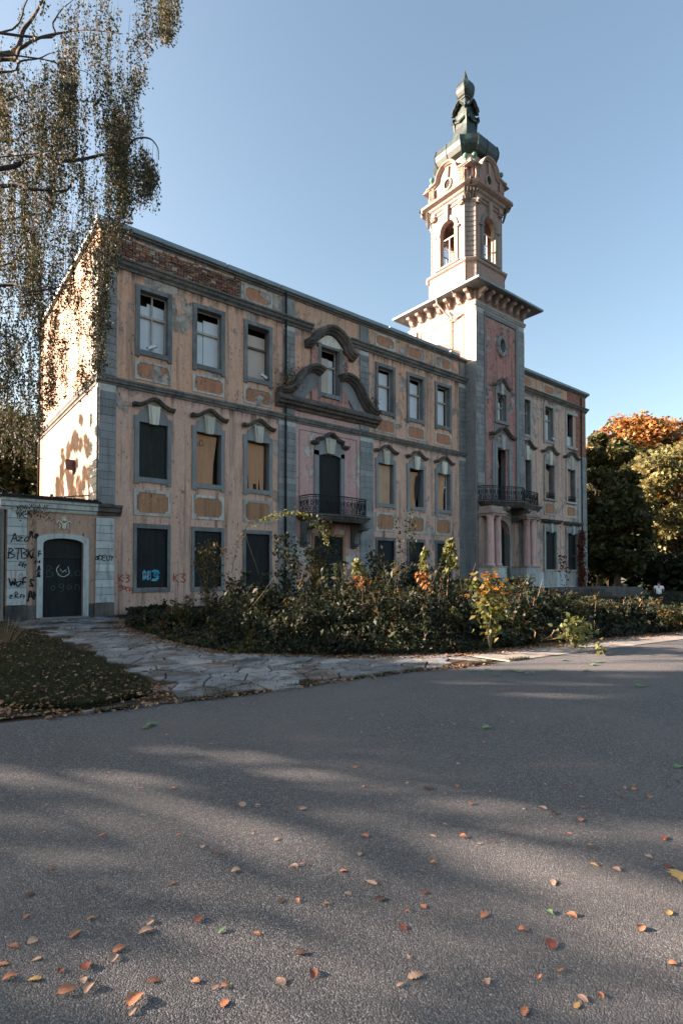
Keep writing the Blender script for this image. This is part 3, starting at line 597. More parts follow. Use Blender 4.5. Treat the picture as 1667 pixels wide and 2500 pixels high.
# balconies
def scroll(m, F3, u, z0, z1, r=.011, mirror=1):
    h = z1-z0
    def sp(cx, cz, R0, a0, turns, sgn):
        return [(cx+R0*(1-t*.75)*math.cos(a0+sgn*turns*6.28*t)*mirror, cz+R0*(1-t*.75)*math.sin(a0+sgn*turns*6.28*t)) for t in [k/12 for k in range(13)]]
    for pts in (sp(0, .2*h, .13, 1.6, 1.2, 1), sp(.04, .72*h, .10, -1.6, 1.1, 1), [(.13,.2*h),(.08,.45*h),(-.06,.6*h),(-.08,.75*h),(.0,.86*h)]):
        tube(m, [F3(u+a, z0+b) for a, b in pts], r, 4, cap=False)
def balcony(name, F, outline, ztop, zb, slab_out, prof_h, label, stepc=.3):
    B = MB(); pts = bez(slab_out, 5); top = zb
    n = len(pts)
    def ring(sc, z):
        cx = sum(p[0] for p in pts)/n
        return [F(cx+(p[0]-cx)*sc, p[1]*sc, z) for p in pts]
    rings = [ring(.86, top-prof_h), ring(.9, top-prof_h*.75), ring(.92, top-prof_h*.7), ring(.97, top-prof_h*.3), ring(1., top-prof_h*.25), ring(1., top-.02), ring(.985, top)]
    vs = sum(rings, []); fs = [(i*n+j, i*n+j+1, (i+1)*n+j+1, (i+1)*n+j) for i in range(len(rings)-1) for j in range(n-1)]
    fs += [list(range(n))[::-1], [(len(rings)-1)*n+j for j in range(n)]]
    B.add(vs, fs); b = B.build(name, [M['hood']], H, label=label)
    rp = bez(outline, 6); L = [0]
    for p, q in zip(rp[:-1], rp[1:]): L.append(L[-1]+math.dist(p, q))
    def P(s, z):
        s = max(0, min(L[-1]-1e-6, s)); i = max(k for k in range(len(L)) if L[k] <= s+1e-9); i = min(i, len(L)-2); t = (s-L[i])/(L[i+1]-L[i]+1e-9)
        return F(rp[i][0]+(rp[i+1][0]-rp[i][0])*t, rp[i][1]+(rp[i+1][1]-rp[i][1])*t, z)
    m = MB()
    for z, r in ((ztop, .028), (ztop-.1, .014), (zb+.06, .018)): tube(m, [P(L[-1]*k/60, z) for k in range(61)], r, 5)
    m.build('handrail', [M['iron']], b)
    m = MB(); k = 0; s = .02
    while s < L[-1]: tube(m, [P(s, zb), P(s, ztop)], .022 if k % 4 == 0 else .012, 4, cap=False); s += .26/2*(1); k += 1
    m.build('railing_bar', [M['iron']], b)
    m = MB(); s = .14; k = 0
    while s < L[-1]-.1:
        scroll(m, lambda a, z: P(a, z), s, zb+.07, ztop-.1, .014, 1 if k % 2 else -1); s += .25; k += 1
    s = .1
    while s < L[-1]-.1: tube(m, [P(s, zb+.4), P(s+.06, zb+.52), P(s, zb+.64), P(s-.06, zb+.52), P(s, zb+.4)], .014, 4, cap=False); s += .25
    m.build('railing_scrollwork', [M['iron']], b); return b
bal = balcony('balcony', FA, [(9.22,.05),(9.22,.55),(9.3,.85),(9.7,1.05),(CB,1.2),(12.36,1.05),(12.76,.85),(12.84,.55),(12.84,.05)], 5.36, 4.46,
        [(8.98,0),(8.98,.6),(9.1,.98),(9.6,1.2),(CB,1.38),(12.46,1.2),(12.96,.98),(13.08,.6),(13.08,0)], .32, 'small bowed balcony with black wrought iron railing')
def bracket(F, u0, u1, prof, parent, mat='corn', name='bracket'):
    m = MB(); n = len(prof); m.add([F(u0,d,z) for d,z in prof]+[F(u1,d,z) for d,z in prof], [list(range(n)), list(range(n,2*n))[::-1]]+[(i,(i+1)%n,n+(i+1)%n,n+i) for i in range(n)])
    for k, (d, z) in enumerate(prof[1:-1:2]): pass
    return m.build(name, [M[mat]], parent)
BP = [(0,4.14),(1.0,4.14),(1.08,4.05),(1.1,3.93),(1.02,3.82),(.86,3.78),(.7,3.82),(.52,3.72),(.4,3.5),(.36,3.3),(.38,3.15),(.3,3.04),(.18,3.02),(.14,2.94),(0,2.9)]
for u in (9.25, 12.4): bracket(FA, u, u+.36, BP, bal); bracket(FA, u+.1, u+.26, [(d*1.04+.01, z-.015) for d, z in BP[1:]]+[(0,2.88),(0,4.1)], bal)
# ---- right wing windows
for i, u in enumerate(RB):
    c = u+BW/2+.02; a, b = u+.2, u+BW-.15
    m = MB()
    if i < 2: ears(m, FA, u, u+BW, 11.28, 14.12, .19, .18, .17, .08, .08)
    else: fbox(m, FA, u+.02, u+.2, 0, .08, 11.2, 14.12); fbox(m, FA, u+.2, u+BW+.3, 0, .08, 13.94, 14.2); fbox(m, FA, u+.2, u+BW+.12, 0, .14, 11.25, 11.46)
    g = m.build('window', [M['tframe']], H, label='top floor window of the right wing')
    if i < 2: sash(FA, a, b, 11.46, 13.94, 13.05, g); board(FA, a, b-.12, 11.5, 13.5, g, 'white', -.33)
    else: board(FA, a, b-.02, 11.5, 12.3, g, 'white', -.2)
    m = MB(); fbox(m, FA, a-.1, b+.1, -.82, -.8, 11.3, 14); m.build('room_shade_panel', [M['inside']], g)
    a, b = u+.17, u+BW-.15
    m = MB(); fbox(m, FA, u, u+.17, 0, .1, 7.0, 9.9); fbox(m, FA, u+BW-.15, u+BW, 0, .1, 7.0, 9.9); fbox(m, FA, u+.17, u+BW-.15, 0, .095, 9.68, 9.9); fbox(m, FA, u-.05, u+BW+.05, 0, .16, 7.0, 7.14)
    fprism(m, FA, [(u+.02,9.9),(u+BW-.02,9.9),(u+BW-.05,10.35),(c+.4,10.45),(c,10.8),(c-.4,10.45),(u+.05,10.35)], 0, .09)
    g = m.build('window', [M['tframe']], H, label='first floor window with carved head on the right wing')
    m = MB(); fprism(m, FA, [(c-.12,9.62),(c+.12,9.62),(c+.2,10.6),(c-.2,10.6)], 0, .2); m.build('keystone', [M['key']], g)
    m = MB()
    for s in (-1, 1):
        for k in range(5): tube(m, [FA(c+s*(.25+.08*k), .11, 9.98+.02*k), FA(c+s*(.3+.07*k), .14, 10.3), FA(c+s*(.22+.07*k), .1, 10.42)], .028, 5)
    m.build('carved_ornament', [M['key']], g)
    hood(FA, c, 1.08, 10.48, .42, g, .9)
    board(FA, 0, 0, 0, 0, g, ['ply2','ply2','ply3'][i], -.2, [(a+.22*(i==1),7.35),(b-.28,7.3),(b-.3,8.5),(b-.26,9.6 if i != 1 else 9.2),(a,9.66)])
    m = MB(); fbox(m, FA, a-.1, b+.1, -.62, -.6, 7, 9.8); m.build('room_shade_panel', [M['inside']], g)
    if i > 0:
        m = MB()
        for k in range(12): uu = a+(b-a)*k/11; tube(m, [FA(uu,.05,7.15), FA(uu,.08,7.55)], .014, 4); tube(m, [FA(uu-.05,.07,7.2),FA(uu+.05,.08,7.3),FA(uu-.04,.08,7.42),FA(uu+.04,.08,7.5)], .013, 4)
        tube(m, [FA(a,.08,7.56), FA(b,.08,7.56)], .022, 5); m.build('window_guard', [M['iron']], g)
    tri_panel(FA, u+.02, u+BW-.02, 5.95, 6.85, 'panel', border=.1)
    if i < 2: tri_panel(FA, u+.02, u+BW-.02, 14.9, 15.6, 'panel_up', border=.08)
    a, b = u+.12, u+BW+.08
    m = MB(); fbox(m, FA, u-.1, u+.12, 0, .1, 1.9, 4.9); fbox(m, FA, b, b+.15, 0, .1, 1.9, 4.9); fbox(m, FA, u-.1, b+.15, 0, .09, 4.72, 5.2); fbox(m, FA, u-.12, b+.2, 0, .12, 1.8, 1.92)
    fbox(m, FA, u-.05, b+.1, 0, .06, .7, 1.8); g = m.build('window', [M['tframe']], H, label='dark ground floor window of the right wing')
    m = MB(); sweep(m, FA, [(u-.35, 5.35), (b+.4, 5.35)], [(x*1.3, d*1.2) for x, d in HP]); m.build('hood_moulding', [M['hood']], g)
    m = MB(); c2 = (a+b)/2; fprism(m, FA, [(c2-.12,4.62),(c2+.12,4.62),(c2+.2,5.3),(c2-.2,5.3)], 0, .2)
    for s in (-1, 1):
        for k in range(4): tube(m, [FA(c2+s*(.26+.1*k), .1, 4.78), FA(c2+s*(.32+.1*k), .13, 5.0), FA(c2+s*(.24+.1*k), .1, 5.15)], .035, 5)
    m.build('carved_ornament', [M['wquoin']], g); board(FA, a, b, 1.92, 4.72, g, 'board', -.1)
m = MB(); fbox(m, FA, 35.75, 36.14, 0, .04, 1.0, 10.85); fbox(m, FA, TX1+.1, 36.14, 0, .03, .2, 1.7); build_each(m, 'whitewashed_strip', [M['wquoin']], H)
# ============================================================ TOWER
FTB = Fr((0,TY1,0), (1,0,0), (0,1,0))
m = MB(); wall(m, FT, TX0, TX1, -.2, 19.4, [(23.55,25.35,.5,5.1),(23.85,25.1,6.25,9.72),(23.9,24.87,11.5,13.25),(24.13,24.72,15.85,16.95)], t=.5, rmi=1); m.build('tower_wall', [M['tframe'], M['trim_mid']], H)
m = MB(); wall(m, FTS, TY0, TY1, -.2, 19.4, [], t=.4); wall(m, FTR, TY0, TY1, -.2, 19.4, [], t=.4); wall(m, FTB, TX0, TX1, -.2, 19.4, [], t=.3)
m.build('tower_wall', [M['pl_tower']], H, label='sunlit left side of the tower')
m = MB()
pk = lambda a,b,c,d: fbox(m, FT, a, b, 0, .03, c, d)
pk(22.73,23.9,6.2,17.9); pk(24.87,26.0,6.2,17.9); pk(23.9,24.87,9.7,11.5); pk(23.9,24.13,13.25,17.9); pk(24.72,24.87,13.25,17.9); pk(24.13,24.72,13.25,15.85); pk(24.13,24.72,16.95,17.9)
build_each(m, 'tower_panel', [M['pinktower']], H, label='flaking dull red panel of the tower front')
quoins(FT, TX0, 22.62, .9, 18.3, M['quoin_up'], hh=.335, d=.06, back=M['tframe']); quoins(FT, 26.4, TX1, .9, 18.3, M['quoin_up'], hh=.335, d=.06, single=False, back=M['tframe'])
quoins(FTS, TY0, -.02, .9, 14.8, M['quoin'], hh=.31, d=.03, dd=.01, single=False, back=M['trim_mid'])
m = MB(); fbox(m, FT, 22.62, 22.72, 0, .1, 6.2, 18.2); fbox(m, FT, 26.01, 26.16, 0, .1, 6.2, 18.2); fbox(m, FT, 26.2, 26.38, 0, .06, 6.2, 18.2); fbox(m, FT, 22.72, 26.01, 0, .09, 17.95, 18.2); build_each(m, 'panel_moulding', [M['trim_mid']], H)
# arched corner fills for the round openings
def arch_fill(F, u0, u1, zs, zt, t, mat, parent, d=0.0):
    m = MB(); n = 10; c = (u0+u1)/2; r = (u1-u0)/2
    for s in (-1, 1):
        pts = [(c+s*r, zt+.001), (c+s*.0, zt+.001)]+[(c+s*r*math.sin(math.pi/2*k/n), zs+(zt-zs)*math.cos(math.pi/2*k/n)) for k in range(n+1)]
        for k in range(n):
            a = pts[2+k]; b = pts[3+k]; m.add([F(a[0],d,a[1]),F(b[0],d,b[1]),F(b[0],d,zt),F(a[0],d,zt),F(a[0],d-t,a[1]),F(b[0],d-t,b[1]),F(b[0],d-t,zt),F(a[0],d-t,zt)], BF)
    return m.build('arch_head', [M[mat]], parent)
arch_fill(FT, 23.55, 25.35, 4.2, 5.098, .498, 'pl_right', H, -.001); arch_fill(FT, 23.9, 24.87, 12.85, 13.248, .3, 'trim', H, -.001)
# oculus
def ring(m, F, uc, zc, ru, rz, wid, d0, d1, n=24):
    vs = []
    for k in range(n):
        a = 2*math.pi*k/n; c, s = math.cos(a), math.sin(a)
        vs += [F(uc+ru*c, d0, zc+rz*s), F(uc+ru*c, d1, zc+rz*s), F(uc+(ru+wid)*c, d1, zc+(rz+wid)*s), F(uc+(ru+wid)*c, d0, zc+(rz+wid)*s)]
    m.add(vs, [(4*k+j, 4*((k+1)%n)+j, 4*((k+1)%n)+(j+1)%4, 4*k+(j+1)%4) for k in range(n) for j in range(4)])
m = MB(); ring(m, FT, 24.42, 16.4, .29, .46, .2, -.3, .16); ring(m, FT, 24.42, 16.4, .29, .46, .1, .1, .2)
for a in (0, 90, 180, 270): c, s = math.cos(R(a)), math.sin(R(a)); fbox(m, FT, 24.42+.42*c-.08, 24.42+.42*c+.08, .1, .24, 16.4+.6*s-.1, 16.4+.6*s+.1)
g = m.build('oculus', [M['trim_mid']], H); m = MB(); fbox(m, FT, 24.1, 24.75, -.45, -.4, 15.8, 17); m.build('room_shade_panel', [M['inside']], g)
# small arched window
m = MB(); ears(m, FT, 23.72, 25.05, 11.4, 13.4, .18, .12, .15, .12, .05); fprism(m, FT, [(23.75,13.4),(25.02,13.4),(24.95,13.6),(24.7,13.75),(24.39,14.02),(24.08,13.75),(23.8,13.6)], 0, .1)
fbox(m, FT, 23.62, 25.2, 0, .16, 11.3, 11.42); fbox(m, FT, 23.62, 23.75, 0, .08, 10.5, 11.3); fbox(m, FT, 25.05, 25.2, 0, .08, 10.5, 11.3); fbox(m, FT, 23.75, 25.05, 0, .06, 10.75, 11.2)
g = m.build('window', [M['trim_mid']], H, label='small arched tower window'); sash(FT, 23.9, 24.87, 11.5, 13.2, 12.45, g, 'sash', True, -.2); board(FT, 23.92, 24.7, 11.52, 12.8, g, 'white', -.28); m = MB(); fbox(m, FT, 23.8, 25, -.6, -.55, 11.3, 13.3); m.build('room_shade_panel', [M['inside']], g)
m = MB(); fprism(m, FT, [(24.3,13.2),(24.48,13.2),(24.56,13.85),(24.22,13.85)], 0, .2); m.build('keystone', [M['tframe']], g); hood(FT, 24.39, .93, 13.62, .5, g, .85)
# balcony door of the tower
m = MB(); fbox(m, FT, 23.41, 23.62, 0, .12, 6.2, 10.1); fbox(m, FT, 23.62, 23.85, 0, .16, 6.2, 9.72); fbox(m, FT, 25.1, 25.3, 0, .16, 6.2, 9.72); fbox(m, FT, 25.3, 25.5, 0, .12, 6.2, 10.1); fbox(m, FT, 23.62, 25.3, 0, .15, 9.72, 9.95)
fprism(m, FT, [(23.62,9.95),(25.3,9.95),(25.25,10.35),(24.95,10.42),(24.46,10.75),(24.0,10.42),(23.67,10.35)], 0, .1); g = m.build('balcony_door', [M['trim_mid']], H, label='tall tower door onto the big balcony')
m = MB(); fprism(m, FT, [(24.32,9.62),(24.6,9.62),(24.7,10.55),(24.22,10.55)], 0, .22)
for s in (-1, 1):
    for k in range(4): tube(m, [FT(24.46+s*(.3+.09*k), .11, 10.02), FT(24.46+s*(.36+.09*k), .15, 10.25), FT(24.46+s*(.26+.09*k), .11, 10.38)], .03, 5)
m.build('keystone', [M['tframe']], g); hood(FT, 24.46, 1.32, 10.42, .5, g, 1.0)
board(FT, 23.85, 24.62, 6.3, 8.6, g, 'board', -.3); board(FT, 0, 0, 0, 0, g, 'ply3', -.28, [(23.87,8.6),(24.6,8.55),(24.35,9.68),(23.87,9.7)]); m = MB(); fbox(m, FT, 23.7, 25.2, -.9, -.85, 6.2, 9.9); m.build('room_shade_panel', [M['inside']], g)
# string, frieze, brackets, eaves
m = MB()
for F, a, b in ((FT, TX0-.1, TX1+.1), (FTS, TY0-.1, TY1+.1), (FTR, TY0-.1, TY1+.1)): sweep(m, F, [(a,0),(b,0)], [(18.36,0),(18.36,.05),(18.42,.07),(18.5,.14),(18.58,.16),(18.64,0)])
m.build('string_course', [M['tframe']], H)
m = MB()
for F, a, b in ((FT, TX0-.02, TX1+.02), (FTS, TY0, TY1), (FTR, TY0, TY1)): fbox(m, F, a, b, 0, .02, 18.62, 19.4)
m.build('frieze', [M['bplaster']], H)
def corbel(F, u, zt=19.36, s=1.):
    pr = [(0,zt),(.62*s,zt),(.66*s,zt-.1),(.6*s,zt-.2),(.45*s,zt-.22),(.34*s,zt-.3),(.3*s,zt-.46),(.2*s,zt-.56),(.1,zt-.58),(0,zt-.66)]
    bracket(F, u-.13, u+.13, pr, H, 'bstone', 'corbel')
for k in range(7): corbel(FT, TX0+.3+k*(TX1-TX0-.6)/6); corbel(FTS, TY0+.3+k*(TY1-TY0-.6)/6)
m = MB(); O = .85; zr = 19.36
cx, cy = (TX0+TX1)/2, (TY0+TY1)/2; hx, hy = (TX1-TX0)/2+O, (TY1-TY0)/2+O
def rect(hx, hy, z): return [(cx-hx,cy-hy,z),(cx+hx,cy-hy,z),(cx+hx,cy+hy,z),(cx-hx,cy+hy,z)]
vs = rect(hx-.1, hy-.1, zr)+rect(hx, hy, zr+.03)+rect(hx, hy, zr+.13)+rect(2.1, 2.1, zr+.85)+rect(2.1,2.1,zr-.001)
m.add(vs, [(i*4+j, i*4+(j+1)%4, (i+1)*4+(j+1)%4, (i+1)*4+j) for i in range(3) for j in range(4)]+[(0,1,2,3),(12,13,14,15)])
m.build('tower_eaves', [M['corn']], H)
m = MB(); sweep(m, Fr((0,cy-hy,0),(1,0,0),(0,-1,0)), [(cx-hx-.08,0),(cx+hx+.08,0)], [(zr+.05,0),(zr+.05,.1),(zr+.16,.12),(zr+.16,0)])
for s in (-1, 1): sweep(m, Fr((cx+s*hx,0,0),(0,1,0),(s,0,0)), [(cy-hy,0),(cy+hy,0)], [(zr+.05,0),(zr+.05,.1),(zr+.16,.12),(zr+.16,0)])
m.build('eaves_gutter', [M['gutter']], H)
# framed field, fall pipe and skylight stub on the sunlit side of the tower
m = MB(); fbox(m, FTS, .1, .2, 0, .05, 15, 18.1); fbox(m, FTS, 3.75, 3.85, 0, .05, 15, 18.1); fbox(m, FTS, .2, 3.75, 0, .05, 18.0, 18.1); fbox(m, FTS, 4.1, 4.2, 0, .12, 15, 18.3); build_each(m, 'side_moulding', [M['bstone']], H)
m = MB(); tube(m, [(cx-hx-.04, 1.6, 19.4),(cx-hx+.03, 1.6, 19.1),(TX0-.14, 1.15, 18.2),(TX0-.12, 1.1, 17.9),(TX0-.12,1.1,15.1)], .06, 8); tube(m, [(TX0-.12,.1,18.1),(TX0-.12,1.05,17.9)], .05, 8); tube(m, [(cx-hx-.02,.35,19.4),(TX0-.1,.0,18.5)], .03, 6)
m.build('downpipe', [M['bstone']], H, label='rusty downpipe on the tower side')
m = MB(); box(m, TX0-1.1, TX0-.05, 1.3, 2.3, 15.05, 16.3); m.build('roof_hatch', [M['pl_side']], H)
# ---- belfry
BC = (24.45, 1.97); bh, bc = 1.9, .5
def bframe(k):
    a = k*math.pi/2; ud = (math.cos(a), math.sin(a), 0); nd = (math.sin(a), -math.cos(a), 0)
    return Fr((BC[0]+nd[0]*bh, BC[1]+nd[1]*bh, 0), ud, nd)
BFs = [bframe(k) for k in range(4)]    # 0 front, 1 right, 2 back, 3 left
def ring_loft(name, rings, mat, c=BC, label=None):
    m = MB(); loft(m, c, rings); return m.build(name, [M[mat]], H, label=label)
ring_loft('belfry_base', [(2.02,.5,19.4),(2.02,.5,21.85)], 'bplaster')
ring_loft('belfry_sill', [(2.04,.5,21.86),(2.14,.5,21.92),(2.18,.5,22.02),(2.1,.5,22.08),(2.0,.5,22.14),(1.98,.5,22.2)], 'bstone')
for k, F in enumerate(BFs):
    m = MB(); e = bh-bc
    wall(m, F, -e, e, 22.2, 26.3, [(-.62,.62,22.3,25.34)], t=.3)
    w_ = m.build('belfry_wall', [M['bplaster']], H); arch_fill(F, -.62, .62, 24.68, 25.338, .298, 'bplaster', w_, -.001)
    m = MB(); n = 14      # archivolt and jambs
    prev = None; P_ = [(.62, 22.3)]+[(.62*math.cos(math.pi*i/n), 24.68+.66*math.sin(math.pi*i/n)) for i in range(n+1)]+[(-.62, 22.3)]
    for a, b in zip(P_[:-1], P_[1:]):
        sa = (a[0]*1.42, a[1] if a[1] < 24.6 else 24.68+(a[1]-24.68)*1.42); sb = (b[0]*1.42, b[1] if b[1] < 24.6 else 24.68+(b[1]-24.68)*1.42)
        fprism(m, F, [a, b, sb, sa], -.02, .09)
    fbox(m, F, -1.02, -.6, 0, .14, 24.5, 24.64); fbox(m, F, .6, 1.02, 0, .14, 24.5, 24.64)
    fbox(m, F, -1.0, 1.0, 0, .2, 22.18, 22.3); m.build('window_surround', [M['belquoin'] if k == 0 else M['bstone']], w_)
    m = MB(); fprism(m, F, [(-.12,25.2),(.12,25.2),(.18,26.35),(-.18,26.35)], 0, .22); m.build('keystone', [M['bstone']], w_)
    m = MB(); fbox(m, F, -.62, .62, -.2, -.14, 24.2, 24.28); fbox(m, F, -.03, .03, -.2, -.14, 22.3, 24.2); fbox(m, F, -.6, -.55, -.2, -.14, 22.3, 24.2); fbox(m, F, .55, .6, -.2, -.14, 22.3, 24.2)
    if k in (1, 2):
        for i in range(1, 6): a = math.pi*i/6; tube(m, [F(.25*math.cos(a), -.17, 24.28+.2*math.sin(a)), F(.6*math.cos(a), -.17, 24.66+.6*math.sin(a))], .015, 4)
        tube(m, [F(.4*math.cos(math.pi*i/10), -.17, 24.5+.35*math.sin(math.pi*i/10)) for i in range(11)], .015, 4)
    m.build('window_bars', [M['sash']], w_)
    m = MB()   # capital consoles and frieze lines
    for s in (-1, 1): fbox(m, F, s*1.2-.18, s*1.2+.18, 0, .16, 25.85, 26.3); tube(m, [F(s*1.2-.16, .17, 26.0), F(s*1.2+.16, .17, 26.0)], .07, 6); tube(m, [F(s*1.2-.12, .15, 25.85), F(s*1.2+.12, .15, 25.85)], .05, 6)
    fbox(m, F, -1.0, -.2, 0, .07, 26.05, 26.16); fbox(m, F, .2, 1.0, 0, .07, 26.05, 26.16); build_each(m, 'capital', [M['bstone']], H)
# curved corner piers
for sx, sy in ((-1,-1),(1,-1),(1,1),(-1,1)):
    m = MB(); z = 19.45; k = 0
    while z < 26.2:
        e = bh+(.12 if z < 21.8 else 0); zz = z+.31
        A = np.array((-e, -e+bc)); Bp = np.array((-e+bc, -e)); nrm = np.array((-1,-1))/math.sqrt(2); q = []
        for i in range(7):
            t = i/6; p_ = A+(Bp-A)*t+nrm*(-.09*math.sin(math.pi*t)+.04); q.append(p_)
        inn = [(-e+bc*.6+.25, -e+.25+bc*.6)]
        poly = [(BC[0]-sx*p_[0]*1, BC[1]-sy*p_[1]) for p_ in [*q]]+[(BC[0]+sx*(e-bc-.0), BC[1]+sy*(e-bc-.0))]
        n = len(poly); m.add([(a, b, z+.012) for a, b in poly]+[(a, b, zz-.012) for a, b in poly], [list(range(n)), list(range(n, 2*n))]+[(i,(i+1)%n,n+(i+1)%n,n+i) for i in range(n)])
        z += .322
    m.build('corner_pier', [M['belquoin']], H)
ring_loft('belfry_core_top', [(1.86,.5,26.28),(1.86,.5,27.0)], 'bplaster')
ring_loft('belfry_cornice', [(1.92,.5,26.3),(2.0,.5,26.36),(2.0,.5,26.48),(2.12,.55,26.56),(2.16,.55,26.68),(2.42,.6,26.78),(2.48,.6,26.9),(2.4,.6,26.95),(1.9,.5,27.06)], 'bstone')
ring_loft('attic_drum', [(1.72,.45,27.0),(1.72,.45,28.5),(1.5,.5,28.55),(1.5,.5,29.7)], 'bplaster')
for k, F in enumerate(BFs):
    m = MB()
    p = bez([(-1.75,28.2),(-1.2,28.22),(-.85,28.35),(-.72,28.75),(-.4,29.1),(0,29.18),(.4,29.1),(.72,28.75),(.85,28.35),(1.2,28.22),(1.75,28.2)], 4)
    sweep(m, F, p, [(-.06,-.12),(-.06,.08),(0,.14),(.05,.24),(.12,.26),(.14,-.12)]); m.build('gable_moulding', [M['bstone']], H)
    m = MB(); fprism(m, F, [(-1.7,27.0)]+[(a, b-.04) for a, b in p if abs(a) < 1.7]+[(1.7,27.0)], -.28, -.02); g = m.build('gable', [M['bplaster']], H)
    m = MB(); ring(m, F, 0, 27.85, .25, .3, .1, -.1, .08); m.build('oculus', [M['bstone']], g); m = MB(); vs = [F(.26*math.cos(2*math.pi*i/16), -.01, 27.85+.31*math.sin(2*math.pi*i/16)) for i in range(16)]; m.add(vs, [list(range(16))]); m.build('oculus_shade_disc', [M['inside']], g)  # flat dark disc on solid wall, a hole's shade put into colour
    m = MB(); fprism(m, F, [(-.08,28.2),(.08,28.2),(.15,29.0),(-.15,29.0)], -.02, .1)
    for s in (-1, 1):
        for q in range(4): tube(m, [F(s*(1.15+.12*q), .06, 27.15), F(s*(1.12+.12*q), .14, 27.6), F(s*(1.15+.12*q), .1, 28.1)], .05, 6)
    m.build('carved_ornament', [M['bstone']], g)
for sx, sy in ((-1,-1),(1,-1),(1,1),(-1,1)):
    m = MB(); c = (BC[0]+sx*1.75, BC[1]+sy*1.75)
    m.add([(c[0]-.35,c[1]-.35,28.15),(c[0]+.35,c[1]-.35,28.15),(c[0]+.35,c[1]+.35,28.15),(c[0]-.35,c[1]+.35,28.15),(c[0]-.1,c[1]-.1,28.6),(c[0]+.1,c[1]-.1,28.6),(c[0]+.1,c[1]+.1,28.6),(c[0]-.1,c[1]+.1,28.6)], BF)
    m.build('corner_cap', [M['bstone']], H)
    for a, b in ((1.45, 1.85), (1.85, 1.45)):
        m = MB(); q = (BC[0]+sx*a, BC[1]+sy*b, 28.4); lathe(m, q, [(.22,0),(.2,.1),(.08,.2),(.05,.42)], 8); ball(m, (q[0],q[1],q[2]+.55), .17, 8); m.build('ball_finial', [M['verdi']], H, smooth=True)
    # corner gargoyle and shell
    m = MB(); dx, dy = sx*.7071, sy*.7071; o0 = np.array((BC[0]+sx*1.72, BC[1]+sy*1.72))
    for zz, r0, r1 in ((26.95,.0,.75),(26.8,0,.62)): tube(m, [(o0[0],o0[1],zz),(o0[0]+dx*r1,o0[1]+dy*r1,zz+.05)], [.16,.1], 6)
    for kk in range(5): t = (kk-2)*.16; tube(m, [(o0[0]-dy*t+dx*.12, o0[1]+dx*t+dy*.12, 26.0),(o0[0]-dy*t*1.3+dx*.26, o0[1]+dx*t*1.3+dy*.26, 26.4),(o0[0]-dy*t+dx*.2, o0[1]+dx*t+dy*.2, 27.1)], .07, 5)
    m.build('gargoyle', [M['hood']], H)
# ---- copper cap
ring_loft('copper_dome', [(1.35,.5,29.2),(1.5,.6,29.45),(1.75,.72,29.65),(1.9,.8,29.95),(1.95,.86,30.25),(1.9,.86,30.5),(1.87,.86,30.66),(1.8,.82,30.7),(1.35,.6,30.95),(1.0,.42,31.2),(.78,.25,31.5)], 'copper', label='dark bulging copper dome')
m = MB()
for j, (x, y) in enumerate(octa(1.96,.87)):
    pts = []
    for h_, c_, z in [(1.52,.61,29.45),(1.77,.73,29.65),(1.92,.81,29.95),(1.97,.87,30.25),(1.92,.87,30.5),(1.89,.87,30.68)]: q = octa(h_, c_)[j]; pts.append((BC[0]+q[0], BC[1]+q[1], z))
    tube(m, pts, .03, 4)
for k in range(4):
    a = k*math.pi/2
    for t in (-.1,):
        pts = [(BC[0]+math.cos(a)*h_*1.01-math.sin(a)*t, BC[1]+math.sin(a)*h_*1.01+math.cos(a)*t, z) for h_, z in [(1.5,29.45),(1.75,29.65),(1.9,29.95),(1.95,30.25),(1.9,30.5),(1.87,30.66)]]; tube(m, pts, .02, 4)
m.build('dome_seam', [M['copper']], H)
ring_loft('lantern', [(.78,.1,31.35),(.62,.06,31.9),(.54,.05,32.5),(.5,.05,33.3),(.46,.05,33.9),(.38,.08,34.2),(.33,.1,34.55)], 'copper', label='slender copper lantern')
for k in range(4):
    a = k*math.pi/2; F = Fr((BC[0]+math.sin(a)*.47, BC[1]-math.cos(a)*.47, 0), (math.cos(a), math.sin(a), 0), (math.sin(a), -math.cos(a), 0))
    m = MB(); p = [(-.52,33.6),(-.46,33.8),(-.3,33.9),(-.18,34.08),(0,34.2),(.18,34.08),(.3,33.9),(.46,33.8),(.52,33.6)]
    sweep(m, F, p, [(-.10,-.1),(-.10,.16),(.04,.30),(.07,.30),(.07,-.1)]); m.build('lantern_hood', [M['copper']], H)
    m = MB(); tube(m, [F(-.4,.1,33.0), F(0,.14,32.85), F(.4,.1,33.0)], .09, 6)
    for s in (-1, 1): pass
    fprism(m, F, [(-.3,32.0),(.3,32.0),(.26,33.4),(-.26,33.4)], 0, .05); m.build('lantern_garland', [M['copper']], H)
for sx, sy in ((-1,-1),(1,-1),(1,1),(-1,1)):
    m = MB(); d = np.array((sx, sy))/1.414; b = np.array(BC)
    pr = [(.95,31.4),(.80,31.9),(.74,32.4),(.76,32.9),(.88,33.1),(.86,33.3),(.74,33.25),(.64,33.4)]
    tube(m, [(*(b+d*r_), z) for r_, z in pr], [.05,.05,.06,.09,.13,.11,.07,.04], 6); m.build('lantern_volute', [M['copper']], H)
ring_loft('onion_cap', [(.34,.12,34.5),(.40,.14,34.56),(.40,.14,34.64),(.34,.12,34.68),(.43,.16,34.78),(.54,.22,34.98),(.57,.24,35.2),(.56,.24,35.42),(.48,.2,35.66),(.34,.14,35.86),(.2,.08,35.96),(.2,.08,36.0),(.01,.003,36.78)], 'copper', label='small copper onion with spike')
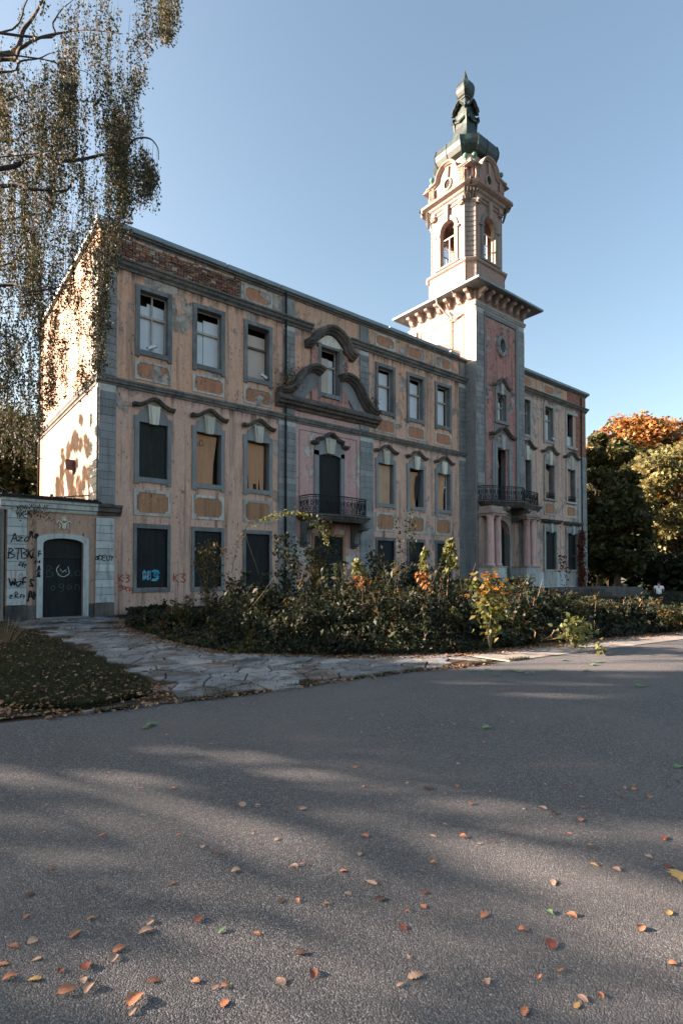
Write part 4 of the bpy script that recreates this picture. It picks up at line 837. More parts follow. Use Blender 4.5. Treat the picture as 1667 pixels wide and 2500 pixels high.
# ---- portico and great balcony
PB = balcony('portico_balcony', FT, [(21.95,.02),(21.98,.4),(22.6,.8),(23.3,.95),(24.45,1.5),(25.6,.95),(26.6,.85),(27.5,.7),(28.0,.3),(28.1,-.6)], 7.02, 6.12,
        [(21.86,0),(21.9,.55),(22.5,1.0),(23.2,1.15),(24.45,1.75),(25.7,1.15),(26.7,1.05),(27.7,.9),(28.25,.4),(28.3,-.78)], .38, 'bowed black balcony over the pink columns')
m = MB(); zb_ = 1.0
for u0, u1 in ((21.95, 23.35), (25.55, 26.98)):
    fbox(m, FT, u0, u1, 0, 1.12, zb_-.3, 2.0)
build_each(m, 'column_plinth', [M['wquoin']], H)
m = MB()
for u0, u1 in ((21.9, 23.4), (25.5, 27.03)):
    m = MB(); fbox(m, FT, u0, u1, 0, 1.16, 2.0, 2.08)
    fbox(m, FT, u0+.02, u1-.02, 0, 1.12, 5.16, 5.3); fbox(m, FT, u0-.05, u1+.02, 0, 1.2, 5.3, 5.38); fbox(m, FT, u0+.04, u1-.04, 0, 1.08, 5.38, 5.5); fbox(m, FT, u0+.1, u1-.1, 0, .98, 5.5, 5.76); m.build('entablature', [M['bstone']], H)
for u in (22.16, 22.88, 26.02, 26.72):
    m = MB(); o = FT(u, .8, 0); lathe(m, (o[0], o[1], 2.08), [(.27,0),(.27,.08),(.235,.12),(.225,.2),(.23,.9),(.2,2.75),(.195,2.85),(.22,2.9),(.21,2.94),(.26,3.0),(.27,3.08)], 18); m.build('column', [M['column']], H, smooth=True)
m = MB()
for u in (22.0, 23.05, 25.62, 26.68): fbox(m, FT, u, u+.32, .0, .22, 2.08, 5.16)
build_each(m, 'wall_pilaster', [M['pl_right']], H)
for u in (23.25, 25.5): bracket(FT, u, u+.3, [(0,5.76),(1.25,5.76),(1.3,5.62),(1.15,5.5),(.8,5.5),(.6,5.35),(.5,5.1),(.2,4.95),(0,4.9)], PB, 'corn')
m = MB(); fbox(m, FT, 23.45, 25.45, -.49, -.45, .5, 5.1); m.build('portal_door', [M['board']], H)
# ---- fittings on the walls: things of their own
def cctv(loc, ang, label):
    e = empty('security_camera', loc, ang, label=label, cat='security camera', group='white security cameras on upper window sills')
    m = MB(); tube(m, [(0,0,0),(0,0,.07)], .02, 6); m.build('mount', [M['sash']], e)
    m = MB(); F = Fr((0,0,0),(1,0,0),(0,1,0)); box(m, -.2, .16, -.05, .05, .09, .19); box(m, -.24, .2, -.065, .065, .19, .205); m.build('housing', [M['white']], e, smooth=False)
    m = MB(); lathe(m, (0,0,0), [(.035,0),(.035,.02)], 10); o = m.build('lens', [M['iron']], e); o.rotation_euler = (0, R(-90), 0); o.location = (-.2, 0, .14)
    return e
e = cctv((2.05, -.1, 10.62), 2.7, 'small white security camera tilted on the sill of the leftmost top floor window'); e.rotation_euler = (.15, .45, 2.85)
e = cctv((7.1, -.1, 10.6), .4, 'white security camera on the sill of the third top floor window, near the gable'); e.rotation_euler = (0, -.25, 3.4)
e = cctv((31.9, -.1, 11.5), .4, 'tiny pale security camera on a right wing window sill beyond the tower'); e.rotation_euler = (0, -.2, 3.4)
e = empty('wall_lamp', (0, 3.75, 6.1), label='boxy grey floodlight fixed to the sunlit end wall above the annex roof', cat='wall lamp')
m = MB(); box(m, -.35, 0, -.12, .12, 0, .42); m.build('housing', [M['sashdark']], e); m = MB(); box(m, -.37, -.352, -.1, .1, .03, .39); m.build('glass_front', [M['sash']], e)
# ============================================================ ANNEX WITH THE DOOR
AX = empty('annex', (0,-.25,0), label='low annex with a graffiti covered arched dark door left of the manor', cat='building')
XF = Fr((0,0,0), (1,0,0), (0,-1,0))
m = MB(); wall(m, XF, -3.02, .52, -.1, 4.1, [(-1.88,-.56,.05,2.9)], t=.3); m.build('wall', [M['annex']], AX)
arch_fill(XF, -1.88, -.56, 2.69, 2.899, .298, 'annex', AX, -.001)
m = MB(); P_ = [(-1.88,.05)]+[(-1.22-.66*math.cos(math.pi*i/12), 2.68+.2*math.sin(math.pi*i/12)) for i in range(13)]+[(-.56,.05)]
for a, b in zip(P_[:-1], P_[1:]):
    f = lambda p: (-1.22+(p[0]+1.22)*1.29, p[1]+(.17 if p[1] > 2 else 0)); fprism(m, XF, [a, b, f(b), f(a)], -.02, .07)
m.build('door_frame', [M['wquoin']], AX, label='pale grey arched door surround')
m = MB(); fbox(m, XF, -1.87, -.57, -.2, -.16, .06, 2.16); d_ = m.build('door', [M['board']], AX, label='dark boarded door covered in chalky tags')
m = MB(); fbox(m, XF, -1.87, -.57, -.2, -.13, 2.16, 2.22); fbox(m, XF, -1.8, -.62, -.2, -.15, 2.22, 2.62); fbox(m, XF, -1.87, -.57, -.22, -.18, 2.22, 2.9); m.build('transom_panel', [M['board2']], d_)
def ablocks(u0, u1, z0, z1, hh, mat, d0=.0):
    m = MB(); fbox(m, XF, u0+.01, u1-.01, d0, d0+.06, z0, z1); m.build('pilaster_core', [M['trim']], AX)
    z = z0
    while z+hh <= z1+.02:
        m = MB(); fbox(m, XF, u0, u1, d0+.061, d0+.1, z+.009, z+hh-.009); m.build('quoin_block', [mat], AX); z += hh
ablocks(-.14, .51, .52, 3.72, .29, M['wquoin']); ablocks(-2.98, -2.4, .52, 3.8, .30, M['wquoin'])
m = MB(); fbox(m, XF, -.17, .53, 0, .13, -.1, .5); fbox(m, XF, -3.02, -2.36, 0, .13, -.1, .5); fbox(m, XF, -.38, -.17, 0, .03, -.1, .5); fbox(m, XF, -2.36, -2.08, 0, .03, -.1, .5); build_each(m, 'plinth', [M['hood']], AX)
CP = [(3.8,0),(3.8,.07),(3.86,.1),(3.9,.1),(3.93,.2),(4.08,.22),(4.1,.28),(4.17,.3),(4.2,.3),(4.2,0)]
m = MB(); sweep(m, XF, [(-3.2,0),(-.1,0)], CP); m.build('cornice', [M['wquoin']], AX)
m = MB(); sweep(m, XF, [(-.1,0),(.76,0)], [(z, d+.02) for z, d in CP]); m.build('cornice', [M['hood']], AX, label='blackened end of the annex cornice')
m = MB(); box(m, -3.25, -.02, -.36, 5.5, 4.2, 4.27)
for k in range(14): box(m, -3.2+k*.22, -3.0+k*.22, -.38+random.uniform(-.02,.02), .2, 4.27, 4.3+random.uniform(0,.04))
m.build('roof_felt', [M['iron']], AX)
m = MB(); box(m, -3.02, -2.8, .3, 5.5, -.1, 4.2); box(m, -3.02, -.05, 5.3, 5.5, -.1, 4.2); m.build('rear_wall', [M['annex']], AX)
m = MB(); box(m, -1.6, -1.5, .35, .45, 4.27, 4.5); box(m, -1.15, -1.05, .35, .45, 4.27, 4.46); m.build('vent_stub', [M['iron']], AX)
m = MB(); tube(m, [(-1.9,4.6,4.75),(-.3,.3,4.55)], .03, 5); tube(m, [(-.3,.3,4.25),(-.3,.3,4.95)], .025, 5); m.build('roof_rail', [M['iron']], AX)
m = MB(); uc, zc = -1.22, 3.42    # plaster emblem: crowned shell with scrolls
ball(m, XF(uc, .03, zc+.12), .1, 8, 0, .7)
for s in (-1, 1):
    tube(m, [XF(uc+s*.04,.05,zc-.18), XF(uc+s*.06,.07,zc), XF(uc+s*.15,.06,zc+.08), XF(uc+s*.22,.05,zc+.06), XF(uc+s*.23,.04,zc)], .028, 6)
    tube(m, [XF(uc+s*.16,.05,zc-.2), XF(uc+s*.12,.06,zc-.1), XF(uc+s*.15,.05,zc)], .022, 6)
    tube(m, [XF(uc+s*.09,.05,zc+.2), XF(uc,.06,zc+.24), XF(uc-s*.02,.05,zc+.18)], .02, 5)
tube(m, [XF(uc,.05,zc-.2), XF(uc,.07,zc+.02)], .03, 6); m.build('emblem', [M['key']], AX)
m = MB(); box(m, -1.98, -.42, -.38, -.02, .0, .055); m.build('doorstep', [M['paving']], AX)
m = MB(); F2 = Fr((0,.22,0),(1,0,0),(0,-1,0)); wall(m, F2, -9, -3.03, -.1, 3.9, [], t=.2); m.build('wall', [M['quoin_lit']], AX, label='set back banded wall left of the annex')
m = MB()
for k in range(11): fbox(m, F2, -9, -3.12, .0, .03, .4+k*.31, .69+k*.31)
m.build('banded_facing', [M['quoin']], AX, kind='stuff')
# ---- graffiti: painted strokes lying on the walls
GL = {'K':[[(0,1),(.05,0)],[(.6,1),(.08,.5),(.65,0)]], '3':[[(.05,.95),(.4,1),(.6,.8),(.25,.55),(.6,.35),(.5,.05),(.05,0)]],
 'g':[[(.55,.7),(.2,.75),(.05,.5),(.3,.3),(.55,.6),(.5,-.1),(.1,-.15)]], 'a':[[(.5,.6),(.15,.65),(.05,.3),(.3,.1),(.5,.55),(.55,.05)]], 'n':[[(.05,0),(.05,.6),(.3,.65),(.5,.45),(.5,0)]],
 'D':[[(0,0),(0,1),(.5,.8),(.55,.25),(0,0)]], 'E':[[(.55,1),(0,1),(0,0),(.55,0)],[(0,.5),(.4,.5)]], 'U':[[(0,1),(.05,.1),(.4,.05),(.5,1)]], 'V':[[(0,1),(.25,0),(.55,1)]], 'Y':[[(0,1),(.28,.5),(.55,1)],[(.28,.5),(.2,0)]],
 'L':[[(0,1),(.1,0),(.5,.1)]], '5':[[(.7,1),(.15,.95),(.1,.6),(.5,.55),(.55,.2),(.1,0)]], 'A':[[(-.1,-.2),(.05,.1),(.3,1),(.55,0)],[(.1,.4),(.5,.45)]], 'z':[[(0,.6),(.45,.6),(.05,.05),(.5,.05)]], 'o':[[(.3,.6),(.05,.35),(.2,.05),(.5,.2),(.45,.5),(.25,.62)]],
 'R':[[(0,0),(.05,1),(.5,.8),(.1,.5),(.6,0)]], 'B':[[(0,0),(.02,1),(.45,.8),(.1,.52),(.55,.3),(.4,.02),(-.1,.0)]], 'T':[[(-.05,1),(.6,1.05)],[(.3,1),(.3,-.25)]], '4':[[(.35,1),(0,.45),(.6,.5)],[(.42,.8),(.4,-.1)]],
 'W':[[(0,1),(.15,0),(.3,.7),(.45,0),(.65,1)]], 'S':[[(.55,.9),(.2,1),(.1,.7),(.5,.4),(.4,.05),(0,.1)]], 'F':[[(.5,1),(.05,.95),(.05,0)],[(.05,.5),(.4,.5)]], 'H':[[(0,1),(0,0)],[(.5,1),(.5,0)],[(0,.5),(.5,.5)]], '@':[[(.5,.2),(.3,.1),(.1,.35),(.3,.85),(.6,.6),(.5,.2),(.35,.3),(.4,.65)]]}
rg = random.Random(4)
def ribbon(m, F, pts, wd, d, jt=.35):
    pts = [(a+rg.gauss(0,wd*jt), b+rg.gauss(0,wd*jt)) for a, b in pts]
    if len(pts) == 2: pts = [pts[0], ((pts[0][0]+pts[1][0])/2+rg.gauss(0,wd*.4), (pts[0][1]+pts[1][1])/2+rg.gauss(0,wd*.4)), pts[1]]
    P = bez(pts, 5); k = len(P)
    vs = []
    for i in range(k):
        t = np.array(P[min(i+1,k-1)])-np.array(P[max(i-1,0)]); t = t/(np.linalg.norm(t)+1e-9); nn = np.array([-t[1], t[0]])*wd/2*((.75+.5*rg.random()) if 0 < i < k-1 else .5)
        vs += [F(P[i][0]+nn[0], d, P[i][1]+nn[1]), F(P[i][0]-nn[0], d, P[i][1]-nn[1])]
    m.add(vs, [(2*i, 2*i+1, 2*i+3, 2*i+2) for i in range(k-1)])
gd = [0]
def graffiti(F, text, u, z, sz, mat, parent, wd=.035, d=.003, slant=0., adv=.72, label=None, dz=0.):
    m = MB(); x = u
    for k, ch in enumerate(text):
        if ch != ' ':
            for st in GL[ch]:
                gd[0] = (gd[0]+1) % 5
                ribbon(m, F, [(x+(a+slant*b)*sz, z+b*sz+dz*k) for a, b in st], wd, d+gd[0]*.0006)
        x += sz*adv
    return m.build('graffiti', [M[mat]], parent, label=label)
graffiti(XF, 'Azo', -2.85, 2.72, .26, 'paint_black', AX, .035, .112, label='black tag high on the left pilaster'); graffiti(XF, 'Ro', -2.3, 2.85, .2, 'paint_black', AX, .06, .01)
graffiti(XF, 'BTBK', -2.95, 2.15, .32, 'paint_black', AX, .035, .112, adv=.62, label='black tag BTBK'); graffiti(XF, 'V', -2.3, 2.15, .22, 'paint_black', AX, .035, .01)
graffiti(XF, '44', -2.62, 1.82, .2, 'paint_black', AX, .035, .112, adv=.5); graffiti(XF, 'Ub', -2.85, 1.5, .25, 'paint_orange', AX, .03, .112) if 'b' in GL else graffiti(XF, 'Uo', -2.85, 1.45, .28, 'paint_orange', AX, .03, .112)
graffiti(XF, 'WoF', -2.92, 1.18, .28, 'paint_black', AX, .05, .112); graffiti(XF, 'S', -2.3, 1.15, .25, 'paint_black', AX, .06, .01); graffiti(XF, 'zRn', -2.9, .75, .22, 'paint_black', AX, .03, .112); graffiti(XF, 'AH', -2.36, .7, .3, 'paint_black', AX, .06, .01)
graffiti(XF, 'F', -2.06, 2.2, .2, 'paint_black', AX, .045, .078); graffiti(XF, 'H', -2.08, 1.95, .16, 'paint_black', AX, .045, .078); graffiti(XF, 'A', -2.06, 1.72, .16, 'paint_black', AX, .045, .078); graffiti(XF, 'B', -2.06, 1.5, .17, 'paint_black', AX, .045, .078)
graffiti(XF, '@DEUY', -.16, 2.1, .2, 'paint_black', AX, .03, .112, adv=.66, label='black tag across the right pilaster'); graffiti(XF, '5', .5, 2.05, .28, 'paint_black', H, .04, .01-.25) 
graffiti(XF, 'DEUBEL', -1.72, 2.32, .22, 'iron', d_, .045, -.143, adv=.82, label='black tag on the transom panel')
graffiti(XF, 'Bono', -1.72, 1.5, .38, 'paint_grey', d_, .02, -.155, adv=.8); graffiti(XF, 'ogan', -1.6, 1.0, .3, 'paint_grey', d_, .018, -.155, adv=.9)
m = MB(); ribbon(m, XF, [(-1.32,1.92),(-1.4,1.75),(-1.3,1.55),(-1.15,1.5),(-1.0,1.62),(-1.03,1.88)], .02, -.155); ribbon(m, XF, [(-1.3,1.78),(-1.2,1.66),(-1.12,1.74),(-1.06,1.66)], .018, -.1545); m.build('graffiti', [M['paint_white']], d_, label='white horned smile drawn on the door')
graffiti(FA, 'K3', .8, 1.28, .30, 'paint_red', H, .04, .004, label='red K3 painted left of the first window'); graffiti(FA, 'gang', .78, 1.0, .24, 'paint_red', H, .035, .004, adv=.62, dz=-.045, label='red word gang under K3')
graffiti(FA, 'K3', 2.98, 1.25, .36, 'paint_red', H, .045, .004, label='red K3 painted between the first two windows')
graffiti(FA, 'K3', 10.55, 1.55, .55, 'paint_teal', H, .05, -.025, adv=.95, label='pale green K3 on the dark middle door')
graffiti(FA, 'VV', 12.1, 1.5, .85, 'paint_red', H, .05, .026, adv=.5, label='red strokes on the pink wall'); graffiti(FA, 'K', 19.15, 1.6, .45, 'paint_teal', H, .035, -.045)
graffiti(FT, 'K3', 25.9, 1.25, .35, 'paint_red', H, .045, 1.125); graffiti(FT, 'AR', 20.6, 1.9, .22, 'paint_red', H, .03, -.72)
m = MB()
for ch, x0 in (('H', 1.78), ('3', 2.08)):
    for st in GL[ch]: ribbon(m, FA, [(x0+a*.42, 1.36+b*.36) for a, b in st], .11, -.045 if ch == 'H' else -.0445, .06)
m.build('graffiti', [M['paint_blue']], H, label='bright blue lettering on the dark ground floor board')
m = MB()
for ch, x0 in (('H', 1.78), ('3', 2.08)):
    for st in GL[ch]: [ribbon(m, FA, [(x0+a*.42+q, 1.36+b*.36+q*.5) for a, b in st[::-1][:2]], .012, -.043, .2) for q in (-.05,.05)]
m.build('graffiti', [M['paint_white']], H)
graffiti(FA, 'oD', 3.98, 7.1, .25, 'paint_black', H, .025, -.155)
# ============================================================ GROUND
def sheet(name, poly, z, mat, parent=None, sub=0, **k):
    m = MB(); m.add([(x, y, z) for x, y in poly], [list(range(len(poly)))]); return m.build(name, [mat], parent, **k)
sheet('ground', [(-400,-300),(600,-300),(600,400),(-400,400)], -.03, M['grassg'], kind='structure')
edge = [(-60,-14.6),(-12,-15.0),(-8,-15.05),(-4.95,-15.1),(-3.9,-15.28),(-3.05,-15.35),(-2.2,-15.5),(-1.5,-15.52),(.0,-15.62),(.8,-15.68),(1.5,-15.85),(3.5,-16.1),(6,-16.4),(9.3,-16.75),(14,-17.2),(40,-19)]
rng = random.Random(3); e2 = []
for a, b in zip(edge[:-1], edge[1:]):
    n = max(1, int(math.dist(a, b)/.12)) if abs(a[0]) < 12 else 2
    for i in range(n): t = i/n; x = a[0]+(b[0]-a[0])*t; y = a[1]+(b[1]-a[1])*t; e2.append((x, y+(.04*mnoise.noise(Vector((x*2.2,y,0)))+.02*rng.random())))
e2.append(edge[-1])
sheet('road', e2+[(60,-60),(-60,-60)], .0, M['asphalt'], kind='structure')
soil = [(-6,-15.6),(-3,-15.55),(.8,-15.9),(3,-15.7),(14,-16.6),(40,-18),(40,.2),(-3.1,.2),(-3.2,-14.8),(-6,-14.9)]
sheet('soil', soil, -.012, M['soil'], kind='structure')
# paved path of irregular flagstones
PW = empty('flagstone_path', (0,0,0), kind='structure')
pathpoly = [(-3.1,-.5),(.9,-.5),(.35,-3.0),(-.35,-4.85),(-.75,-9.6),(-.5,-12.0),(.6,-13.3),(1.6,-14.1),(2.9,-14.75),(2.75,-15.4),(.76,-15.58),(-1.5,-15.42),(-2.95,-15.22),(-2.84,-14.0),(-2.7,-10.6),(-2.72,-5.3),(-3.1,-3)]
sheet('path_bed', pathpoly, -.004, M['soil'], PW)
def inside(p, poly):
    c = False; n = len(poly)
    for i in range(n):
        a, b = poly[i], poly[(i+1)%n]
        if (a[1] > p[1]) != (b[1] > p[1]) and p[0] < (b[0]-a[0])*(p[1]-a[1])/(b[1]-a[1])+a[0]: c = not c
    return c
seeds = []; rr = random.Random(5)
y = -16.2; j = 0
while y < .3:
    x = -3.6+(.26 if j % 2 else 0)
    while x < 3.6:
        seeds.append((x+rr.uniform(-.27,.27), y+rr.uniform(-.22,.22))); x += rr.choice((.38,.5,.66))
    y += .44; j += 1
def clip(poly, px, py, nx, ny):
    out = []
    for i in range(len(poly)):
        a, b = poly[i], poly[(i+1)%len(poly)]; da = (a[0]-px)*nx+(a[1]-py)*ny; db = (b[0]-px)*nx+(b[1]-py)*ny
        if da <= 0: out.append(a)
        if da*db < 0: t = da/(da-db); out.append((a[0]+(b[0]-a[0])*t, a[1]+(b[1]-a[1])*t))
    return out
for s in seeds:
    if not inside(s, pathpoly): continue
    if s[1] > -7 and mnoise.noise(Vector((s[0]*.9, s[1]*.9, 4))) > .22: continue
    poly = [(s[0]-1,s[1]-1),(s[0]+1,s[1]-1),(s[0]+1,s[1]+1),(s[0]-1,s[1]+1)]
    for q in seeds:
        dx, dy = q[0]-s[0], q[1]-s[1]; L = math.hypot(dx, dy)
        if 0 < L < 1.6: poly = clip(poly, (s[0]+q[0])/2-dx/L*.014, (s[1]+q[1])/2-dy/L*.014, dx/L, dy/L)
        if len(poly) < 3: break
    if len(poly) < 3: continue
    cx_ = sum(p[0] for p in poly)/len(poly); cy_ = sum(p[1] for p in poly)/len(poly)
    z = .012+rr.uniform(-.006,.012); tx, ty = rr.uniform(-.012,.012), rr.uniform(-.012,.012); n = len(poly)
    P_ = [(a-cx_, b-cy_) for a, b in poly]
    m = MB(); m.add([(a,b,-.01) for a,b in P_]+[(a,b,z-.006+a*tx+b*ty) for a,b in P_]+[(a*.96,b*.96,z+a*tx+b*ty) for a,b in P_],
        [(i,(i+1)%n,n+(i+1)%n,n+i) for i in range(n)]+[(n+i,n+(i+1)%n,2*n+(i+1)%n,2*n+i) for i in range(n)]+[list(range(2*n,3*n))])
    o = m.build('flagstone', [M['flag']], PW); o.location = (cx_, cy_, 0)
# pale slab pavement on the right
PV = empty('pavement', (0,0,0), kind='structure')
for k in range(9):
    x0 = 2.95+k*1.35; x1 = x0+1.335; f0 = lambda x: -15.42-.075*(x-2.9); f1 = lambda x: -15.98-.108*(x-2.5)
    m = MB(); zz = rr.uniform(.008,.014); m.add([(x0,f0(x0)+.35,zz),(x1,f0(x1)+.35,zz),(x1,f1(x1),zz),(x0,f1(x0),zz),(x0,f0(x0)+.35,-.01),(x1,f0(x1)+.35,-.01),(x1,f1(x1),-.01),(x0,f1(x0),-.01)], BF); m.build('paving_slab', [M['paving']], PV)
# kerb stones at the tip of the path
KB = empty('kerb', (0,0,0), kind='structure')
x = -4.1
while x < 1.2:
    L = rr.uniform(.35,.6); m = MB(); yy = -15.28-.09*(x+3)+rr.uniform(-.02,.02); box(m, x, x+L-.03, yy-.05, yy+.03, -.02, .02+rr.uniform(-.01,.01)); o = m.build('kerb_stone', [M['flag']], KB); x += L
# terrace before the tower and right wing
tp = [(20.6,-.7)]+[tuple(gnd(a, b, .62)[:2]) for a, b in ((1290,1441),(1400,1437),(1476,1438))]+[(37.5,-4.0),(37.5,-.2),(27.1,-.2),(27.1,-.79)]
cxm = sum(p[0] for p in tp)/len(tp); cym = sum(p[1] for p in tp)/len(tp)
TE = empty('terrace', (0,0,0), kind='structure')
for k, (z0, z1, g) in enumerate(((.42,.62,0),(.2,.42,.45),(-.02,.2,.9))):
    pp = []
    for i, (a, b) in enumerate(tp): 
        if i in (1,2,3,4): dx, dy = a-cxm, b-cym; L = math.hypot(dx, dy); a, b = a+dx/L*g*.9, b+dy/L*g*.9
        pp.append((a, b))
    m = MB(); n = len(pp); m.add([(a,b,z0) for a,b in pp]+[(a,b,z1) for a,b in pp], [list(range(n))[::-1], list(range(n,2*n))]+[(i,(i+1)%n,n+(i+1)%n,n+i) for i in range(n)]); m.build('step', [M['hood']], TE)
# ============================================================ PLANTS
def leaves(name, P, size, mats, parent=None, elong=1.7, droop=0., up=.3, fold=.25, rnd=RNG, **k):
    P = np.asarray(P, float); n = len(P)
    s = (np.asarray(size)*np.ones(n)) if not np.isscalar(size) else size*rnd.uniform(.6, 1.3, n)
    nr = rnd.normal(size=(n,3)); nr[:,2] = np.abs(nr[:,2])+up; nr /= np.linalg.norm(nr, axis=1)[:,None]
    t = rnd.normal(size=(n,3)); t[:,2] -= droop*2; t -= (t*nr).sum(1)[:,None]*nr; t /= np.linalg.norm(t, axis=1)[:,None]+1e-9
    b = np.cross(nr, t); S2 = s[:,None]
    V = np.stack([P-t*S2*elong/2, P+b*S2/2-t*S2*.08+nr*S2*fold*.5, P+t*S2*elong/2-nr*S2*.15, P-b*S2/2-t*S2*.08+nr*S2*fold*.5], 1).reshape(-1,3)
    me = bpy.data.meshes.new(name); me.vertices.add(4*n); me.vertices.foreach_set('co', V.ravel())
    me.loops.add(4*n); me.loops.foreach_set('vertex_index', np.arange(4*n, dtype=np.int32)); me.polygons.add(n)
    me.polygons.foreach_set('loop_start', np.arange(0, 4*n, 4, dtype=np.int32)); me.polygons.foreach_set('loop_total', np.full(n, 4, np.int32))
    mats = mats if isinstance(mats, list) else [mats]
    for mm in mats: me.materials.append(mm)
    me.update(); me.validate(); o = bpy.data.objects.new(name, me); link(o, parent); return tag(o, **k)
def clumps(C, r, per, flat=.8):
    C = np.asarray(C, float); n = len(C); rr_ = (np.asarray(r)*np.ones(n))
    d = RNG.normal(size=(n, per, 3)); d /= np.linalg.norm(d, axis=2)[:,:,None]; d *= RNG.uniform(.2, 1, (n, per, 1))**.5; d[:,:,2] *= flat
    return (C[:,None,:]+d*rr_[:,None,None]).reshape(-1,3)
def park_tree(name, base, h, cr, mats, label, nclump=60, per=120, ls=.3, ch=.75, group=None, cat='tree', top_mat=None, trunk_r=.28):
    e = empty(name, tuple(base), label=label, cat=cat, group=group)
    m = MB(); tz = h*(1-ch)+h*ch*.45; tube(m, [(0,0,-.2),(0.05*cr,0,tz*.3),(-.04*cr,.05*cr,tz*.7),(0,0,tz)], [trunk_r*1.3,trunk_r,trunk_r*.75,trunk_r*.4], 8)
    m.build('trunk', [M['trunk']], e)
    C = []; z0 = h*(1-ch)
    for k in range(nclump):
        th = RNG.uniform(0, 6.283); cz = RNG.uniform(-1, 1); s = math.sqrt(max(0, 1-cz*cz)); q = RNG.uniform(.55, 1)**.6
        lump = 1+.22*math.sin(3*th+base[0])+.12*math.sin(5*th+cz*4)
        C.append((cr*s*math.cos(th)*q*lump, cr*s*math.sin(th)*q*lump, z0+h*ch/2*(1+cz*q)))
    C = np.array(C); m = MB()
    for c in C[::3]: st = np.array((0,0,max(h*.2, c[2]-cr*.9 if c[2]-cr*.9 < tz else tz))); mid = (st+c)/2+np.array((0,0,.1*cr)); tube(m, [st, mid, c], [trunk_r*.3, trunk_r*.16, .02], 4, cap=False)
    m.build('branches', [M['trunk']], e)
    P = clumps(C, RNG.uniform(.16,.34,len(C))*cr, per)
    if top_mat:
        hi = P[:,2] > (h*(.80)+.06*h*np.sin(P[:,0])); leaves('crown_top', P[hi], ls, M[top_mat], e, label='autumn coloured top of the crown'); P = P[~hi]
    leaves('crown', P, ls, M[mats], e); return e
# ---- far trees right of the manor
def tbase(px, d): p = at(px, 1401, d); return (p[0], p[1], -.1)
park_tree('park_tree', tbase(1462, 52), 15.6, 3.4, 'far1', 'tall dark green tree close behind the right end of the manor', 90, 160, .34, .9)
park_tree('park_tree', tbase(1545, 78), 23.8, 6.5, 'far1', 'tree with a bright orange top in the middle of the right hand trees', 150, 170, .38, .85, top_mat='far3')
park_tree('park_tree', tbase(1645, 80), 24.0, 6.5, 'far1', 'tree with an orange top at the right edge behind the pale maple', 150, 170, .38, .85, top_mat='far3')
park_tree('park_tree', tbase(1735, 72), 21, 6.0, 'far3', 'orange tree cut off by the right edge of the view', 110, 150, .38, .8)
park_tree('maple_tree', tbase(1660, 62), 16.2, 5.6, 'far2', 'pale green sunlit maple standing before the orange trees', 130, 190, .32, .8)
park_tree('park_tree', tbase(1505, 50), 9.5, 3.2, 'far1', 'small dark tree low between the manor corner and the maple', 70, 140, .3, .85)
park_tree('park_tree', tbase(1590, 95), 18, 8.0, 'far1', 'broad dark tree deep in shade behind the others', 120, 130, .5, .95)
park_tree('park_tree', tbase(1490, 80), 15, 6.0, 'far1', 'broad dark tree far behind the manor corner', 120, 130, .5, .95)
park_tree('park_tree', tbase(1700, 98), 18, 8.0, 'far1', 'wide dark tree far back at the right edge', 120, 130, .5, .95)
# ---- trees behind the annex, left
park_tree('park_tree', tbase(30, 46), 15.5, 5.5, 'far1', 'tall tree behind the annex left of the end wall', 140, 170, .34, .92)
park_tree('park_tree', tbase(75, 38), 9.5, 3.4, 'far1', 'lower tree with golden leaves close behind the annex', 90, 160, .26, .9)
park_tree('park_tree', tbase(-60, 40), 14, 4.5, 'far1', 'tree behind the annex cut off by the left edge', 100, 160, .34, .92)
Pm = RNG.uniform((-1,-1,0),(1,1,1),(16000,3)); C_ = np.stack([55+Pm[:,0]*6+ (Pm[:,1]*22)*.55, 3-Pm[:,1]*22, 3.6*Pm[:,2]], 1)
leaves('forest_understorey', C_, .5, M['weed'], kind='stuff', label='dark understorey at the edge of the wood', cat='undergrowth')
Pm = RNG.uniform((-1,-1,0),(1,1,1),(9000,3)); C_ = np.stack([95+Pm[:,0]*6+ (Pm[:,1]*50)*.3, 10-Pm[:,1]*55, 11*Pm[:,2]], 1)
leaves('distant_wood', C_, 1.6, M['weed'], kind='stuff', label='distant dark wood closing the view', cat='wood')
Pm = RNG.uniform((-1,-1,0),(1,1,1),(5000,3)); C_ = np.stack([-14+Pm[:,0]*22, 45+Pm[:,1]*4, 12*Pm[:,2]], 1)
leaves('distant_wood', C_, 1.3, M['weed'], kind='stuff', label='dark wood behind the annex', cat='wood')
